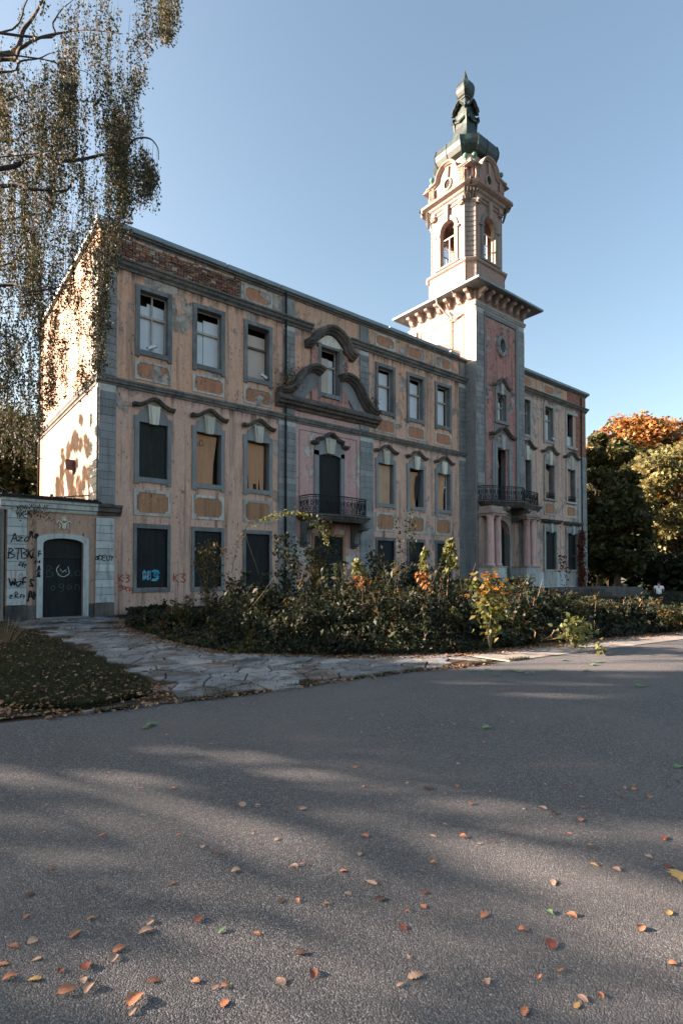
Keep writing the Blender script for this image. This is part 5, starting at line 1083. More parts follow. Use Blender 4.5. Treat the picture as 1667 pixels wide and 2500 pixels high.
# ---- unseen trees west of the forecourt, crowns shaped to cast the wanted shade and gaps
sa = np.array((.7575,-.6528)); sp_ = np.array((.6528,.7575)); k1 = .72/.308; k2 = .62/.308
holes_px = [(600,1945,1.05,.16),(460,1895,.8,.10),(745,1985,.9,.16),(905,2028,.7,.12),(1030,2050,.8,.10),(165,2050,.9,.2),(300,2085,.7,.16),(60,2040,.5,.14),(745,1845,.9,.12),(215,2400,.7,.12),(430,2330,.8,.10),(130,2480,.7,.12),
            (1330,2210,.55,.10),(1420,2245,.45,.10),(1480,2080,.7,.07),(1360,1830,1.3,.08),(1560,1850,1.0,.07),(1620,2330,.3,.05),(1250,2180,.35,.08),(1480,2290,.3,.06),(640,1900,.6,.06),(900,2230,.4,.06)]
HO = [(*gnd(a, b)[:2], L+.62, W+.36) for a, b, L, W in holes_px]
def lit(g, r):
    for q in (-3.2,-1.6,0,1.6,3.2):
        for q2 in (-.8,.8):
            a, b = g[0]+sa[0]*r*q+sp_[0]*r*q2, g[1]+sa[1]*r*q+sp_[1]*r*q2
            if .9 < a < 20 and -18.2 < b < -15.5-(0 if a > 2 else .4) and mnoise.noise(Vector((a*.22, b*1.5, 2))) < .62: return True
    for x, y, L, W in HO:
        d = np.array((g[0]-x, g[1]-y)); a, b = d@sa, d@sp_
        if (a/(L+r*3.2))**2+(b/(W+r*1.0))**2 < 1: return True
    return False
tr_pos = [(-19,-3),(-22,4),(-25,10),(-20,15),(-28,18),(-24,24),(-17,20),(-31,11)]
TC = [[] for _ in tr_pos]; TR = [[] for _ in tr_pos]
def addclump(g, xs, r):
    z = (g[0]-xs)/k1
    if z < 3.2: return
    p = (xs, g[1]+z*k2, z); i = min(range(len(tr_pos)), key=lambda j: math.dist(tr_pos[j], p[:2])); TC[i].append(p); TR[i].append(r)
rs = random.Random(21)
for k in range(1700):     # forecourt close to the viewer
    g = (rs.uniform(-7.5,5.5), rs.uniform(-23.5,-15)); r = rs.uniform(.13,.34)
    if not lit(g, r): addclump(g, rs.uniform(-17,-24), r)
for k in range(520):
    g = (rs.uniform(-7,34), rs.uniform(-25,2)); r = rs.uniform(.5,.95)
    c = g[0]*.6528+g[1]*.7575
    if c > -1.0 or lit(g, r): continue
    if g[0] < 5.5 and g[1] < -15: continue
    addclump(g, rs.uniform(-16,-30), r)
for k in range(260):
    g = (rs.uniform(-5.5,1.5), rs.uniform(-14.8,-3)); r = rs.uniform(.3,.6)
    if not lit(g, r): addclump(g, rs.uniform(-15,-24), r)
for k in range(95):      # dapple on the lower end wall
    yy = rs.uniform(-.2,7.5); zz = 4.2+rs.random()**1.3*(4.2-.28*abs(yy-2.2)); t = rs.uniform(13,17)
    TC[5].append((-.72*t, yy+.62*t, zz+.308*t)); TR[5].append(rs.uniform(.18,.42))
for i, (x, y) in enumerate(tr_pos):
    if not TC[i]: continue
    C = np.array(TC[i])-np.array((x, y, 0)); h = C[:,2].max()
    e = empty('park_tree', (x, y, -.05), label='tree of the park west of the forecourt, outside the view, crown shaped for its shade', cat='tree', group='trees west of the forecourt')
    m = MB(); tube(m, [(0,0,-.2),(.1,.1,h*.4),(0,0,h*.9)], [.32,.24,.06], 8); m.build('trunk', [M['trunk']], e)
    m = MB()
    for c in C[::2]: st = np.array((0,0,max(1.5, min(h*.85, c[2]-.45*math.hypot(c[0],c[1]))))); tube(m, [st, (st+c)/2+np.array((0,0,.2)), c], [.07,.04,.015], 3, cap=False)
    m.build('branches', [M['trunk']], e)
    rad = np.array(TR[i]); big = rad > .5
    Ps = [clumps(C[~big], rad[~big], 85, .9)] if (~big).any() else []
    if big.any(): Ps.append(clumps(C[big], rad[big], 150, .9))
    leaves('crown', np.concatenate(Ps), .17, M['far1'], e)
# ---- undergrowth before the facade
FE = [(-.5,-4.8),(-.86,-9.6),(-.6,-12.1),(.7,-13.5),(1.6,-14.2),(2.9,-14.85),(6.8,-15.35),(10.8,-16.0),(16,-16.5),(30,-17.5),(45,-18)]
def frontY(x):
    if x < -.6: return -11.5
    return float(np.interp(x, [p[0] for p in FE[2:]], [p[1] for p in FE[2:]]))
def leftX(y): return float(np.interp(y, [-12.1,-9.6,-4.8,-2.5,-.5], [-.6,-.8,-.45,.35,1.0]))
def vh(x, y):
    e = min(y-frontY(x), (x-leftX(y)) if y > -12.1 else 9)
    base = .14+min(1, max(0, e)/1.3)*.95+min(1, max(0, e-1)/3)*.3
    rx = min(1, max(0, (x+.5)/2.0)); base *= .28+.72*rx
    if x < 4.2 and y > -5.5: base = .16+.12*max(0, x-.5)
    sl = (x+5.7)/(y+22.2) if y > -22 else 9
    df = (x+5.72)*.624+(y+21.96)*.781
    cap = 1.55-df*float(np.interp(sl, [.45,.55,.68,.85,1.19,1.48,1.72,2.0,2.54], [.055,.05,.026,.008,.006,.012,.032,.042,.052]))
    base *= .98
    n = mnoise.noise(Vector((x*.6, y*.6, 1.3)))*1.3+.8*mnoise.noise(Vector((x*1.9, y*1.9, 7)))
    return max(.07, min(base*(1+.6*n), cap*(.82+.3*mnoise.noise(Vector((x*1.1,y*1.1,5))))))
pts = []; col2 = []
rv = random.Random(31)
while len(pts) < 120000:
    d = 8+rv.random()**1.7*36; ratio = rv.uniform(-.56, .66)
    dx = _f0*d+_r*ratio*d; x, y = CAMP[0]+dx[0], CAMP[1]+dx[1]
    if y > -.15 or y < frontY(x) or (x < leftX(y)) or x > 44: continue
    if x > 20.5 and y > -7 and rv.random() > .25: continue
    h = vh(x, y); t = rv.random()**.65
    pts.append((x, y, h*t))
pts = np.array(pts); dist = np.hypot(pts[:,0]-CAMP[0], pts[:,1]-CAMP[1])
sz = np.clip(.024+dist*.0020, .034, .09)*RNG.uniform(.5,1.4,len(pts))*np.array([1+.75*max(0, mnoise.noise(Vector((p[0]*.9, p[1]*.9, 17))))*3 for p in pts])
sel = np.array([mnoise.noise(Vector((p[0]*.8, p[1]*.8, 9))) for p in pts])
br = (sel > .27)
leaves('undergrowth', pts[~br], sz[~br], M['weed'], kind='stuff', label='dark weeds and brambles grown up before the facade', cat='undergrowth', droop=.3)
leaves('undergrowth', pts[br], sz[br], M['bramble'], kind='stuff', label='yellowing brambles among the dark weeds', cat='undergrowth', droop=.3)
SPk = []; mS = MB()
for k in range(420):
    d = 8.5+rv.random()**1.3*20; ratio = rv.uniform(-.36,.6); dx = _f0*d+_r*ratio*d; x, y = CAMP[0]+dx[0], CAMP[1]+dx[1]
    if y > -1.5 or y < frontY(x)+.05 or x < leftX(y)+.2 or (x > 20 and y > -8): continue
    h = min(vh(x, y)*(rv.uniform(1.1,1.8) if ratio < .2 else rv.uniform(1.0,1.25))+(.15 if ratio < .2 else .03), 1.9); a, b = rv.gauss(0,.16), rv.gauss(0,.16); tube(mS, [(x,y,0),(x+a*.3*h,y+b*.3*h,h*.6),(x+a*h,y+b*h,h)], [.009,.006,.003], 3, cap=False)
    for q in range(int(rv.uniform(10, 46))): t = .45+.55*rv.random(); SPk.append((x+a*h*t*t+rv.gauss(0,.06), y+b*h*t*t+rv.gauss(0,.06), h*t+rv.gauss(0,.03)))
mS.build('undergrowth_stems', [M['stem']], kind='stuff', label='green stalks standing above the weeds', cat='undergrowth')
q_ = np.array([mnoise.noise(Vector((p[0]*.7, p[1]*.7, 21))) for p in SPk]); SPk = np.array(SPk)
leaves('undergrowth', SPk[q_ > .1], .075, M['bramble'], kind='stuff', label='olive leafy stalks standing above the weeds', cat='undergrowth', droop=.8, elong=2.2)
leaves('undergrowth', SPk[q_ <= .1], .06, M['weed'], kind='stuff', label='dark leafy stalks standing above the weeds', cat='undergrowth', droop=.8, elong=2.)
m = MB()
for k in range(700):
    d = 9+rv.random()**1.4*22; ratio = rv.uniform(-.4,.62); dx = _f0*d+_r*ratio*d; x, y = CAMP[0]+dx[0], CAMP[1]+dx[1]
    if y > -.3 or y < frontY(x)+.1 or x < leftX(y): continue
    h = vh(x, y)*rv.uniform(.8,1.35); a, b = rv.uniform(-.35,.35), rv.uniform(-.35,.35)
    tube(m, [(x,y,0),(x+a*.3*h,y+b*.3*h,h*.55),(x+a*h,y+b*h,h)], [.008,.006,.003], 3, cap=False)
m.build('undergrowth_stems', [M['drystem']], kind='stuff', label='dry stems among the weeds', cat='undergrowth')
# grass blades on the lawn at the left and tufts along the path
def blades(name, P, hgt, mat, wd=.006, **k):
    P = np.asarray(P, float); n = len(P); h = np.asarray(hgt)*RNG.uniform(.5,1.3,n); a = RNG.uniform(0,6.283,n); ln = RNG.uniform(.1,.7,n)*h
    t = np.stack([np.cos(a), np.sin(a), np.zeros(n)],1); w_ = np.stack([-np.sin(a), np.cos(a), np.zeros(n)],1)*wd*RNG.uniform(.7,1.5,(n,1))
    V = np.stack([P-w_, P+w_, P+t*ln[:,None]+np.stack([0*h,0*h,h],1)],1).reshape(-1,3)
    me = bpy.data.meshes.new(name); me.vertices.add(3*n); me.vertices.foreach_set('co', V.ravel()); me.loops.add(3*n); me.loops.foreach_set('vertex_index', np.arange(3*n, dtype=np.int32)); me.polygons.add(n)
    me.polygons.foreach_set('loop_start', np.arange(0,3*n,3,dtype=np.int32)); me.polygons.foreach_set('loop_total', np.full(n,3,np.int32)); me.materials.append(mat); me.update(); me.validate()
    o = bpy.data.objects.new(name, me); link(o); return tag(o, **k)
lawn = [(-9,-2.2),(-3.2,-2.6),(-2.95,-5.3),(-2.8,-10.6),(-2.85,-13.6),(-3.1,-14.6),(-4.0,-15.0),(-5.2,-14.9),(-9,-14.8)]
sheet('lawn', lawn, .004, M['grassg'], kind='structure')
G = []
while len(G) < 90000:
    d = 6.5+rv.random()**1.3*14; ratio = rv.uniform(-.66,-.2); dx = _f0*d+_r*ratio*d; x, y = CAMP[0]+dx[0], CAMP[1]+dx[1]
    xx = x+.25*mnoise.noise(Vector((x*1.5,y*1.5,0)))
    if inside((xx, y), lawn): G.append((x, y, 0))
leaves_z = .07
blades('grass', G, .085, M['grass'], .005, kind='stuff', label='rough short grass left of the flagstone path', cat='grass')
G = []
for k in range(26000):
    x, y = rv.uniform(-3.2,3), rv.uniform(-15.4,-.5)
    if inside((x,y), pathpoly) and mnoise.noise(Vector((x*1.3, y*1.3, 3))) > .24 and rv.random() < .8: G.append((x, y, 0))
    elif k % 3 == 0 and abs(x-leftX(y)) < .3: G.append((x, y, 0))
for k in range(5000):
    x = rv.uniform(-4,3.5); G.append((x, float(np.interp(x, [p[0] for p in edge], [p[1] for p in edge]))+abs(rv.gauss(0,.06)), 0)) if mnoise.noise(Vector((x*2,0,5))) > 0 else None
for k in range(14000):
    x = rv.uniform(.3,6); G.append((x, -rv.uniform(.1,3.2), 0))
blades('grass_tufts', G, .055, M['grass'], .005, kind='stuff', label='grass tufts growing through and beside the flagstones', cat='grass')
# fallen leaf litter (uncountable)
Lt = []
for k in range(15000):
    t = rv.random()
    if t < .38:
        x = rv.uniform(-.9,14); y = frontY(x)+rv.gauss(-.02,.22)
    elif t < .5: y = rv.uniform(-12,-2); x = leftX(y)+rv.gauss(-.1,.22)
    elif t < .62:
        x = rv.uniform(-7.5,-2.9); y = -15.0+abs(rv.gauss(0,.9))
    elif t < .68: x = rv.uniform(-4.5,2.5); y = float(np.interp(x, [p[0] for p in edge], [p[1] for p in edge]))+rv.gauss(.03,.07)
    elif t < .955: x, y = rv.uniform(-7.5,-2.8), rv.uniform(-14.8,-3)
    else: x, y = rv.uniform(-3,2.5), rv.uniform(-15.2,-1)
    Lt.append((x, y, .02+.07*rv.random() if (x < -3 and y > -14.9) else .022))
leaves('leaf_litter', Lt, .042, M['litter'], kind='stuff', label='small brown fallen leaves drifted along the verge', cat='leaf litter', up=2.2, elong=1.3)
# ---- single plants
def shrub(px, depth, top, wpx, mat, label, nst=7, nl=260, ls=.07, name='shrub', low=.25, group=None, second=None, droop=.4):
    p = gnd(px, 1401+FPX*1.6/depth); h = 1.6-(top-1401)/FPX*depth; w_ = wpx/FPX*depth
    e = empty(name, (p[0], p[1], -.02), label=label, cat=name.replace('_', ' '), group=group); r_ = random.Random(px*7+int(depth)); m = MB(); L = []
    for k in range(nst):
        a = r_.uniform(0, 6.28); q = w_*r_.uniform(.3, 1.05) if k else 0; hh = h*r_.uniform(.62, 1.0) if k else h
        st = [(0,0,0), (q*.25*math.cos(a), q*.25*math.sin(a), hh*.45), (q*.7*math.cos(a), q*.7*math.sin(a), hh*.85), (q*math.cos(a), q*math.sin(a), hh)]
        st = bez(st, 4); tube(m, st, list(np.linspace(.012, .004, len(st))), 4, cap=False)
        for j in range(nl//nst):
            t = low+(1-low)*r_.random()**.8; i = t*(len(st)-1); i0 = min(int(i), len(st)-2); f = i-i0; c = np.array(st[i0])*(1-f)+np.array(st[i0+1])*f
            L.append(c+np.array((r_.gauss(0,1), r_.gauss(0,1), r_.gauss(-.3,.8)))*ls*1.3)
    m.build('stem', [M['stem']], e, kind='stuff'); L = np.array(L)
    if second:
        lo = L[:,2] < h*second[1]; leaves('leaf', L[lo], ls, M[second[0]], e, droop=droop+.5, kind='stuff'); L = L[~lo]
    leaves('leaf', L, ls, M[mat], e, droop=droop, kind='stuff'); return e
shrub(505, 16, 1318, 52, 'bramble', 'yellowing bush with small leaves under the second window', 12, 700, .06)
shrub(455, 14, 1450, 40, 'bramble', 'low orange tinged bush at the left end of the weeds', 9, 420, .05)
shrub(600, 15, 1395, 60, 'weed', 'dark leafy bush below the third ground floor window', 10, 700, .075)
shrub(705, 16, 1298, 38, 'weed', 'tall dark shrub left of the K3 door', 10, 620, .065)
shrub(650, 13, 1430, 50, 'weed', 'broad leaved dark green shrub in front of the tall shrubs', 9, 420, .10)
shrub(775, 17, 1330, 40, 'bramble', 'tangled creeper bush growing up before the middle door', 10, 620, .07)
shrub(905, 17, 1340, 42, 'weed', 'dark drooping shrub right of the middle door', 10, 560, .075, droop=.9)
shrub(840, 14, 1425, 60, 'weed', 'dark shrub with rounded top in the middle of the weeds', 10, 560, .08)
shrub(990, 18, 1375, 45, 'weed', 'dark shrub before the window right of the middle bay', 9, 480, .075)
shrub(1010, 12.5, 1480, 60, 'bramble', 'sunlit golden bramble at the front of the weeds', 11, 640, .05)
shrub(940, 11.5, 1560, 38, 'sap', 'pale drooping herb at the foot of the weeds', 7, 90, .085, droop=1.2)
shrub(1255, 20, 1405, 60, 'weed', 'dark shrub under the portico columns', 10, 600, .09)
shrub(1330, 15, 1470, 70, 'weed', 'spreading dark shrub before the terrace', 11, 650, .07)
shrub(1560, 17, 1455, 60, 'bramble', 'brownish bush near the terrace steps', 10, 560, .065)
shrub(1640, 15, 1480, 50, 'bramble', 'russet thicket at the right edge', 10, 560, .06)
shrub(1402, 11.8, 1512, 46, 'sap', 'fresh green plant with broad leaves at the pavement edge', 10, 150, .10, low=.3)
shrub(1462, 10.9, 1572, 20, 'sap', 'tiny broad leaved weed beside the green plant', 5, 40, .07)
MP = shrub(1196, 11.2, 1405, 52, 'maple', 'small maple with orange top leaves glowing in the sun', 10, 330, .085, 'maple_sapling', .25, None, None, .2)
# orange upper leaves of the maple
p0 = np.array(MP.location); hM = 1.6-(1400-1401)/FPX*11.2
Pm = np.array([(rv.gauss(0,.16)*(1.6-t), rv.gauss(0,.16)*(1.6-t), hM*(.72+.32*t)) for t in [rv.random() for _ in range(95)]]); leaves('leaf', Pm, .085, M['mapleorange'], MP, up=1.5, kind='stuff', label='orange top leaves')
def sapling(px, top, low, depth, lean, label, n=150, rust=.4):
    b = gnd(px+lean, 1401+FPX*1.6/depth); tp_ = at(px, top, depth); h = tp_[2]
    e = empty('sapling', (b[0], b[1], 0), label=label, cat='sapling'); dx, dy = tp_[0]-b[0], tp_[1]-b[1]
    m = MB(); tube(m, bez([(0,0,0),(dx*.35,dy*.35,h*.45),(dx*.75,dy*.75,h*.75),(dx,dy,h)], 4), [.014]*13, 5, cap=False); m.build('stem', [M['drystem']], e)
    zl = 1.6-(low-1401)/FPX*depth; P = []; m = MB()
    for k in range(16):
        t = k/16; z = zl+(h-zl)*(.25+.75*t); a = rv.uniform(0,6.28); R_ = .24*(1.1-abs(t-.35)); c0 = np.array((dx*(z/h), dy*(z/h), z))
        tip = c0+np.array((math.cos(a)*R_, math.sin(a)*R_, -.16)); tube(m, [c0, (c0+tip)/2+np.array((0,0,.07)), tip], .004, 3, cap=False)
        for q in range(n//16): u = rv.random(); P.append(c0*(1-u)+tip*u+np.array((rv.gauss(0,.035), rv.gauss(0,.035), .07*math.sin(3.1*u)-.05*rv.random())))
    m.build('leaf_stalks', [M['stem']], e, kind='stuff')
    P = np.array(P); cut = zl+(h-zl)*rust; leaves('leaf', P[P[:,2] > cut], .07, M['sap'], e, droop=1.3, elong=2.2, kind='stuff')
    if (P[:,2] <= cut).sum() > 3: leaves('leaf', P[P[:,2] <= cut], .07, M['rust'], e, droop=1.5, elong=2.0, kind='stuff', label='withered orange lower leaves')
sapling(1100, 1313, 1420, 14.5, -14, 'tallest sunlit sapling with drooping yellow green leaves, right of the window', 340, .12)
sapling(1036, 1333, 1460, 14.5, 6, 'sapling with pale top and withered orange leaves on a bare stem', 230, .5)
sapling(874, 1362, 1450, 14, 30, 'leaning sapling whose lower leaves have turned orange', 210, .5)
sapling(1105, 1480, 1560, 12.5, 10, 'low leaning sapling with orange withered leaves in front of the tall ones', 170, .6)
# arching bramble shoot lit by the sun, and thin climbing shoots
def shoot(pxs, depth, label, mat='sap', n=150, ls=.05, spread=.07, rad=.007, name='climbing_shoot', leafrange=(0,1), gr=None):
    P = [at(a, b, depth+(c if len(q) > 2 else 0)) for q in pxs for a, b, c in [(q+(0,))[:3]]]; o = P[0].copy(); o[2] = max(0, o[2]-.0); e = empty(name, tuple(o), label=label, cat=name.replace('_',' '), group=gr)
    Q = bez([tuple(p-o) for p in P], 6); m = MB(); tube(m, Q, list(np.linspace(rad, rad*.4, len(Q))), 4, cap=False); m.build('stem', [M['stem']], e); L = []
    for k in range(n):
        t = leafrange[0]+(leafrange[1]-leafrange[0])*rv.random(); i = t*(len(Q)-1); i0 = min(int(i), len(Q)-2); f = i-i0; L.append(np.array(Q[i0])*(1-f)+np.array(Q[i0+1])*f+np.array((rv.gauss(0,spread), rv.gauss(0,spread), rv.gauss(-spread*.4,spread*.8))))
    leaves('leaf', L, ls, M[mat], e, droop=.5, kind='stuff')
shoot([(650,1450),(625,1380),(600,1290),(645,1268),(700,1252),(745,1258),(785,1290),(798,1325)], 15.5, 'long bramble shoot arching under the balcony with sunlit yellow leaves', 'sap', 330, .05, .06, .01, leafrange=(.42,1))
shoot([(565,1400),(580,1330),(600,1290),(655,1262)], 15.2, 'bare bramble cane rising to the arching shoot', 'bramble', 60, .05, .06, .008)
shoot([(1010,1440),(1003,1380),(1005,1310),(1000,1245)], 19, 'tall thin shoot with paired leaves before the panels', 'weed', 170, .075, .10)
shoot([(985,1440),(978,1370),(975,1320),(968,1262)], 18.5, 'second thin shoot left of the tall one', 'weed', 90, .07, .07)
shoot([(830,1420),(815,1360),(800,1310),(790,1260)], 18, 'creeper hanging over the left of the balcony slab', 'weed', 230, .08, .14)
shoot([(745,1440),(720,1380),(690,1330),(672,1300)], 15.5, 'arched dark cane left of the middle bay', 'weed', 150, .06, .10)
shoot([(1385,1440),(1380,1400),(1374,1370),(1368,1352)], 30, 'little sapling on the terrace between two right wing windows', 'redleaf', 90, .10, .16)
shoot([(560,1560),(600,1500),(640,1450),(668,1410)], 12.6, 'long bare cane leaning across the weeds', 'weed', 20, .05, .06, .008)
# dry curling twigs at the pavement edge
e = empty('dead_branch', tuple(gnd(1315,1575)), label='dry curling dead branch lying at the pavement edge', cat='branch')
m = MB()
for pts_ in ([(0,0,0),(.05,-.05,.12),(.22,-.15,.2),(.3,-.2,.34)], [(0,0,0),(-.08,.05,.15),(-.05,.06,.3),(-.16,.12,.38)], [(.08,-.06,.14),(.2,-.1,.12),(.36,-.25,.16),(.4,-.3,.28)], [(-.3,.2,.05),(-.1,.1,.04),(.2,-.2,.03)]): tube(m, bez(pts_, 5), .012, 5, cap=False)
m.build('twig', [M['drystem']], e)
# plants rooted on the building
e = empty('self_sown_birch', tuple(FA(8.45,.3,10.2)), label='small self sown yellow green birch growing on the left scroll gable', cat='plant'); Pm = RNG.normal(size=(330,3))*np.array((.33,.16,.42))+np.array((-.1,-.1,.55)); leaves('leaf', Pm, .055, [M['bramble']], e, droop=.4, kind='stuff')
Pm = RNG.normal(size=(120,3))*np.array((.22,.12,.26))+np.array((-.15,-.1,.35)); leaves('leaf', Pm, .055, [M['mapleorange']], e, droop=.4, kind='stuff')
m = MB(); [tube(m, [(0,0,-.2),(a*.4,-.05,.4),(a,-.1,1.0)], [.015,.01,.004], 4, cap=False) for a in (-.5,-.25,0,.2,.4)]; m.build('stem', [M['stem']], e, kind='stuff')
e = empty('self_sown_weed', tuple(FA(13.9,.25,10.55)), label='small dry weed growing at the right end of the scroll gable', cat='plant'); leaves('leaf', RNG.normal(size=(160,3))*np.array((.2,.1,.25))+np.array((0,0,.2)), .05, [M['bramble']], e, kind='stuff')
m = MB(); [tube(m, [(0,0,-.1),(a,-.05,.5)], .006, 4, cap=False) for a in (-.2,0,.2)]; m.build('stem', [M['stem']], e, kind='stuff')
e = empty('creeper', tuple(FA(35.6,.1,.6)), label='dark red creeper climbing the right corner of the far wing', cat='creeper')
Pm = np.array([(rv.gauss(0,.28)+.1*math.sin(z*2), -.1-abs(rv.gauss(0,.10)), z) for z in [4.4*rv.random()**1.1 for _ in range(1500)]]); leaves('leaf', Pm, .10, M['redleaf'], e, droop=1, kind='stuff')
m = MB(); [tube(m, [(a,0,-.5),(a*.5,-.02,2),(a*1.4,-.04,4)], .015, 4, cap=False) for a in (-.2,0,.25)]; m.build('stem', [M['stem']], e, kind='stuff')
e = empty('dry_grass_clump', tuple(gnd(15,1575)), label='tuft of tall pale dry grass at the left edge of the lawn', cat='grass clump'); m = MB()
for k in range(60): a = rv.gauss(0,.2); b = rv.gauss(0,.2); tube(m, [(a*.3,b*.3,0),(a,b,.35),(a*1.9,b*1.9,.5+.15*rv.random())], .003, 3, cap=False)
m.build('stalks', [M['drystem']], e, kind='stuff')
# ============================================================ WEEPING BIRCH
bt = np.array((-9.6,-8.6,0.)); e = empty('birch_tree', tuple(bt), label='weeping birch whose hanging leafy twigs fill the upper left', cat='tree')
m = MB(); tube(m, [(0,0,-.2),(.15,.1,4),(-.1,.1,9),(.2,0,14),(.1,.2,19)], [.34,.28,.22,.15,.05], 10); m.build('trunk', [M['bark']], e, smooth=True)
brs = [([(0,80),(67,0),(110,-60)],11.5,.035),([(0,135),(60,70),(95,20),(120,-40)],12.5,.10),([(0,145),(50,118),(98,92),(165,78),(215,73),(300,83)],11.8,.06),([(98,92),(130,55),(150,25),(185,-5)],11.8,.04),([(0,176),(50,150),(95,143),(130,128),(190,120)],12,.035),([(95,143),(150,168),(200,172),(235,195),(300,270)],12,.022),
 ([(0,412),(60,388),(90,375),(125,388),(180,392),(240,380),(300,365),(330,340),(365,338),(385,360),(388,390)],11.2,.065),([(0,345),(60,322),(110,300),(170,290)],12.6,.04),([(90,375),(110,350),(140,358)],11.2,.02),([(0,455),(80,462),(160,465),(180,440),(220,415)],10.8,.06),([(0,650),(50,600),(90,580),(150,560)],11.6,.035),([(0,697),(70,712),(140,702),(190,690)],10.6,.055),([(0,540),(70,520),(140,540),(200,545)],12.4,.04),([(-40,-60),(120,-40),(280,-30),(430,-20)],12,.05),([(-40,250),(60,230),(140,240),(230,250),(330,280)],12.8,.035),([(-30,880),(20,860),(70,830)],11,.03),([(-60,1150),(10,1195),(70,1225),(115,1245)],15.5,.02)]
m = MB(); BRP = []
for pts_, d, r_ in brs:
    W = [at(a, b, d+.35*math.sin(i*1.7+d*5)) - bt for i, (a, b) in enumerate(pts_)]
    st = W[0]; root = np.array((.1,.1, max(2.0, st[2]-2.6 if st[2] > 5 else st[2]-1)))
    Q = bez([tuple((root+st)/2+np.array((0,0,.0)))]+[tuple(w_) for w_ in W], 5); Q = [tuple(root)]+Q
    tube(m, Q, list(np.linspace(r_*.8, r_*.12, len(Q))), 6, cap=False)
    BRP.append((Q[6:], d))
m.build('branches', [M['bark']], e, smooth=True)
rb_ = random.Random(77)
def xmax(y, _n=mnoise.noise):   # right hand outline of the hanging mass
    return float(np.interp(y, [-50,0,90,130,200,280,330,380,480,520,600,700,800,900,960,1010,1100], [430,445,425,350,345,300,330,385,370,325,290,262,255,250,205,105,90]))+16*_n(Vector((y*.03,5,1)))
LV = []; m = MB(); ns = 0
tries = 0
while ns < 1150 and tries < 30000:
    tries += 1
    y0 = rb_.uniform(-60, 1010); xm = xmax(y0)
    x0 = rb_.uniform(-25, xm+4) if rb_.random() < .75 else xm-abs(rb_.gauss(0,28))
    L_ = rb_.uniform(70, 230) if y0 < 600 else rb_.uniform(40,140)
    dens = .5+.5*mnoise.noise(Vector((x0*.013, y0*.006, 0.5)))*1.6+(.22 if y0 > 380 else 0)-(.30 if (130 < x0 < 215 and 415 < y0 < 520) else 0)-(.25 if (y0 < 130 and x0 < 190) else 0)-(.2 if 560 < y0 < 640 and x0 < 150 else 0)
    dens = .06+max(0, dens-.12)*(.35+1.5*max(0, mnoise.noise(Vector((x0*.075, y0*.0035, 3.1)))+.22))
    if rb_.random() > dens: continue
    if x0 > xmax(y0+L_*.9)+6: L_ *= .5
    if y0+L_ > 540 and x0 > 105 and rb_.random() < .45: continue
    if x0 > xmax(y0+L_*.9)+14: continue
    d = rb_.uniform(10.2, 13.8); P = []; x = x0; k = max(4, int(L_/14))
    for j in range(k+1):
        y = y0+L_*j/k; P.append(at(x, y, d)-bt); x += rb_.gauss(-.6, 1.8)
    tube(m, P, [.0035]*len(P), 3, cap=False); ns += 1
    bare = rb_.random()*.35; nlv = int(L_*rb_.uniform(.3,.85))
    for q in range(nlv):
        t = bare+(1-bare)*rb_.random(); i = t*k; i0 = min(int(i), k-1); f = i-i0; c = P[i0]*(1-f)+P[i0+1]*f
        LV.append(c+np.array((rb_.gauss(0,.045), rb_.gauss(0,.045), rb_.gauss(0,.04))))
# the bare hanging tips and a low spray before the annex
for x0, y0, L_ in [(330,340,90),(345,338,120),(360,338,150),(374,342,180),(384,358,150),(350,338,60),(310,352,170),(322,345,220)]:
    P = [at(x0+rb_.gauss(0,1), y0+L_*j/8, 11.2)-bt for j in range(9)]; tube(m, P, [.0035]*9, 3, cap=False)
    for q in range(55): t = .45+.55*rb_.random(); i = t*8; i0 = min(int(i),7); f = i-i0; LV.append(P[i0]*(1-f)+P[i0+1]*f+np.array((rb_.gauss(0,.05), rb_.gauss(0,.05), rb_.gauss(0,.04))))
for k in range(16):
    x0 = rb_.uniform(35,125); P = [at(x0+rb_.gauss(0,3)+j*2, 1232+.1*abs(x0-80)+j*rb_.uniform(6,11), 15.5)-bt for j in range(5)]; tube(m, P, [.003]*5, 3, cap=False)
    for q in range(26): t = rb_.random()*4; i0 = int(t); f = t-i0; LV.append(P[i0]*(1-f)+P[i0+1]*f+np.array((rb_.gauss(0,.05), rb_.gauss(0,.05), rb_.gauss(0,.04))))
m.build('hanging_twigs', [M['bark']], e, kind='stuff')
LV = np.array(LV); leaves('leaf', LV, .035, M['birchleaf'], e, droop=1.0, elong=1.5, up=0., kind='stuff')
print('birch leaves', len(LV), ns)
# ============================================================ PERSON
pp = at(1607, 1434, 36.5); PE = empty('person', (pp[0], pp[1], 0), rz=math.atan2(_f0[1]+.579*_r[1], _f0[0]+.579*_r[0])-math.pi/2, label='person in a white T-shirt and dark trousers sitting with the back to the viewer', cat='person')
def skin(name, V, E, Rr, mat, parent, lv=2):
    me = bpy.data.meshes.new(name); me.from_pydata(V, E, []); o = bpy.data.objects.new(name, me); link(o, parent)
    sm = o.modifiers.new('s', 'SKIN'); sm.use_smooth_shade = True
    for i, r_ in enumerate(Rr): me.skin_vertices[0].data[i].radius = (r_, r_) if not isinstance(r_, tuple) else r_
    me.skin_vertices[0].data[0].use_root = True
    ss = o.modifiers.new('d', 'SUBSURF'); ss.levels = lv; ss.render_levels = lv; me.materials.append(mat); return o
M['skin'] = simple('skin', (.42,.24,.17), .6, .08, 4); M['shirt'] = simple('white cotton', (.78,.80,.84), .9, .05, 6); M['trouser'] = simple('dark trousers', (.02,.025,.035), .9, .2, 6); M['hair'] = simple('dark hair', (.02,.014,.012), .7, .2, 20)
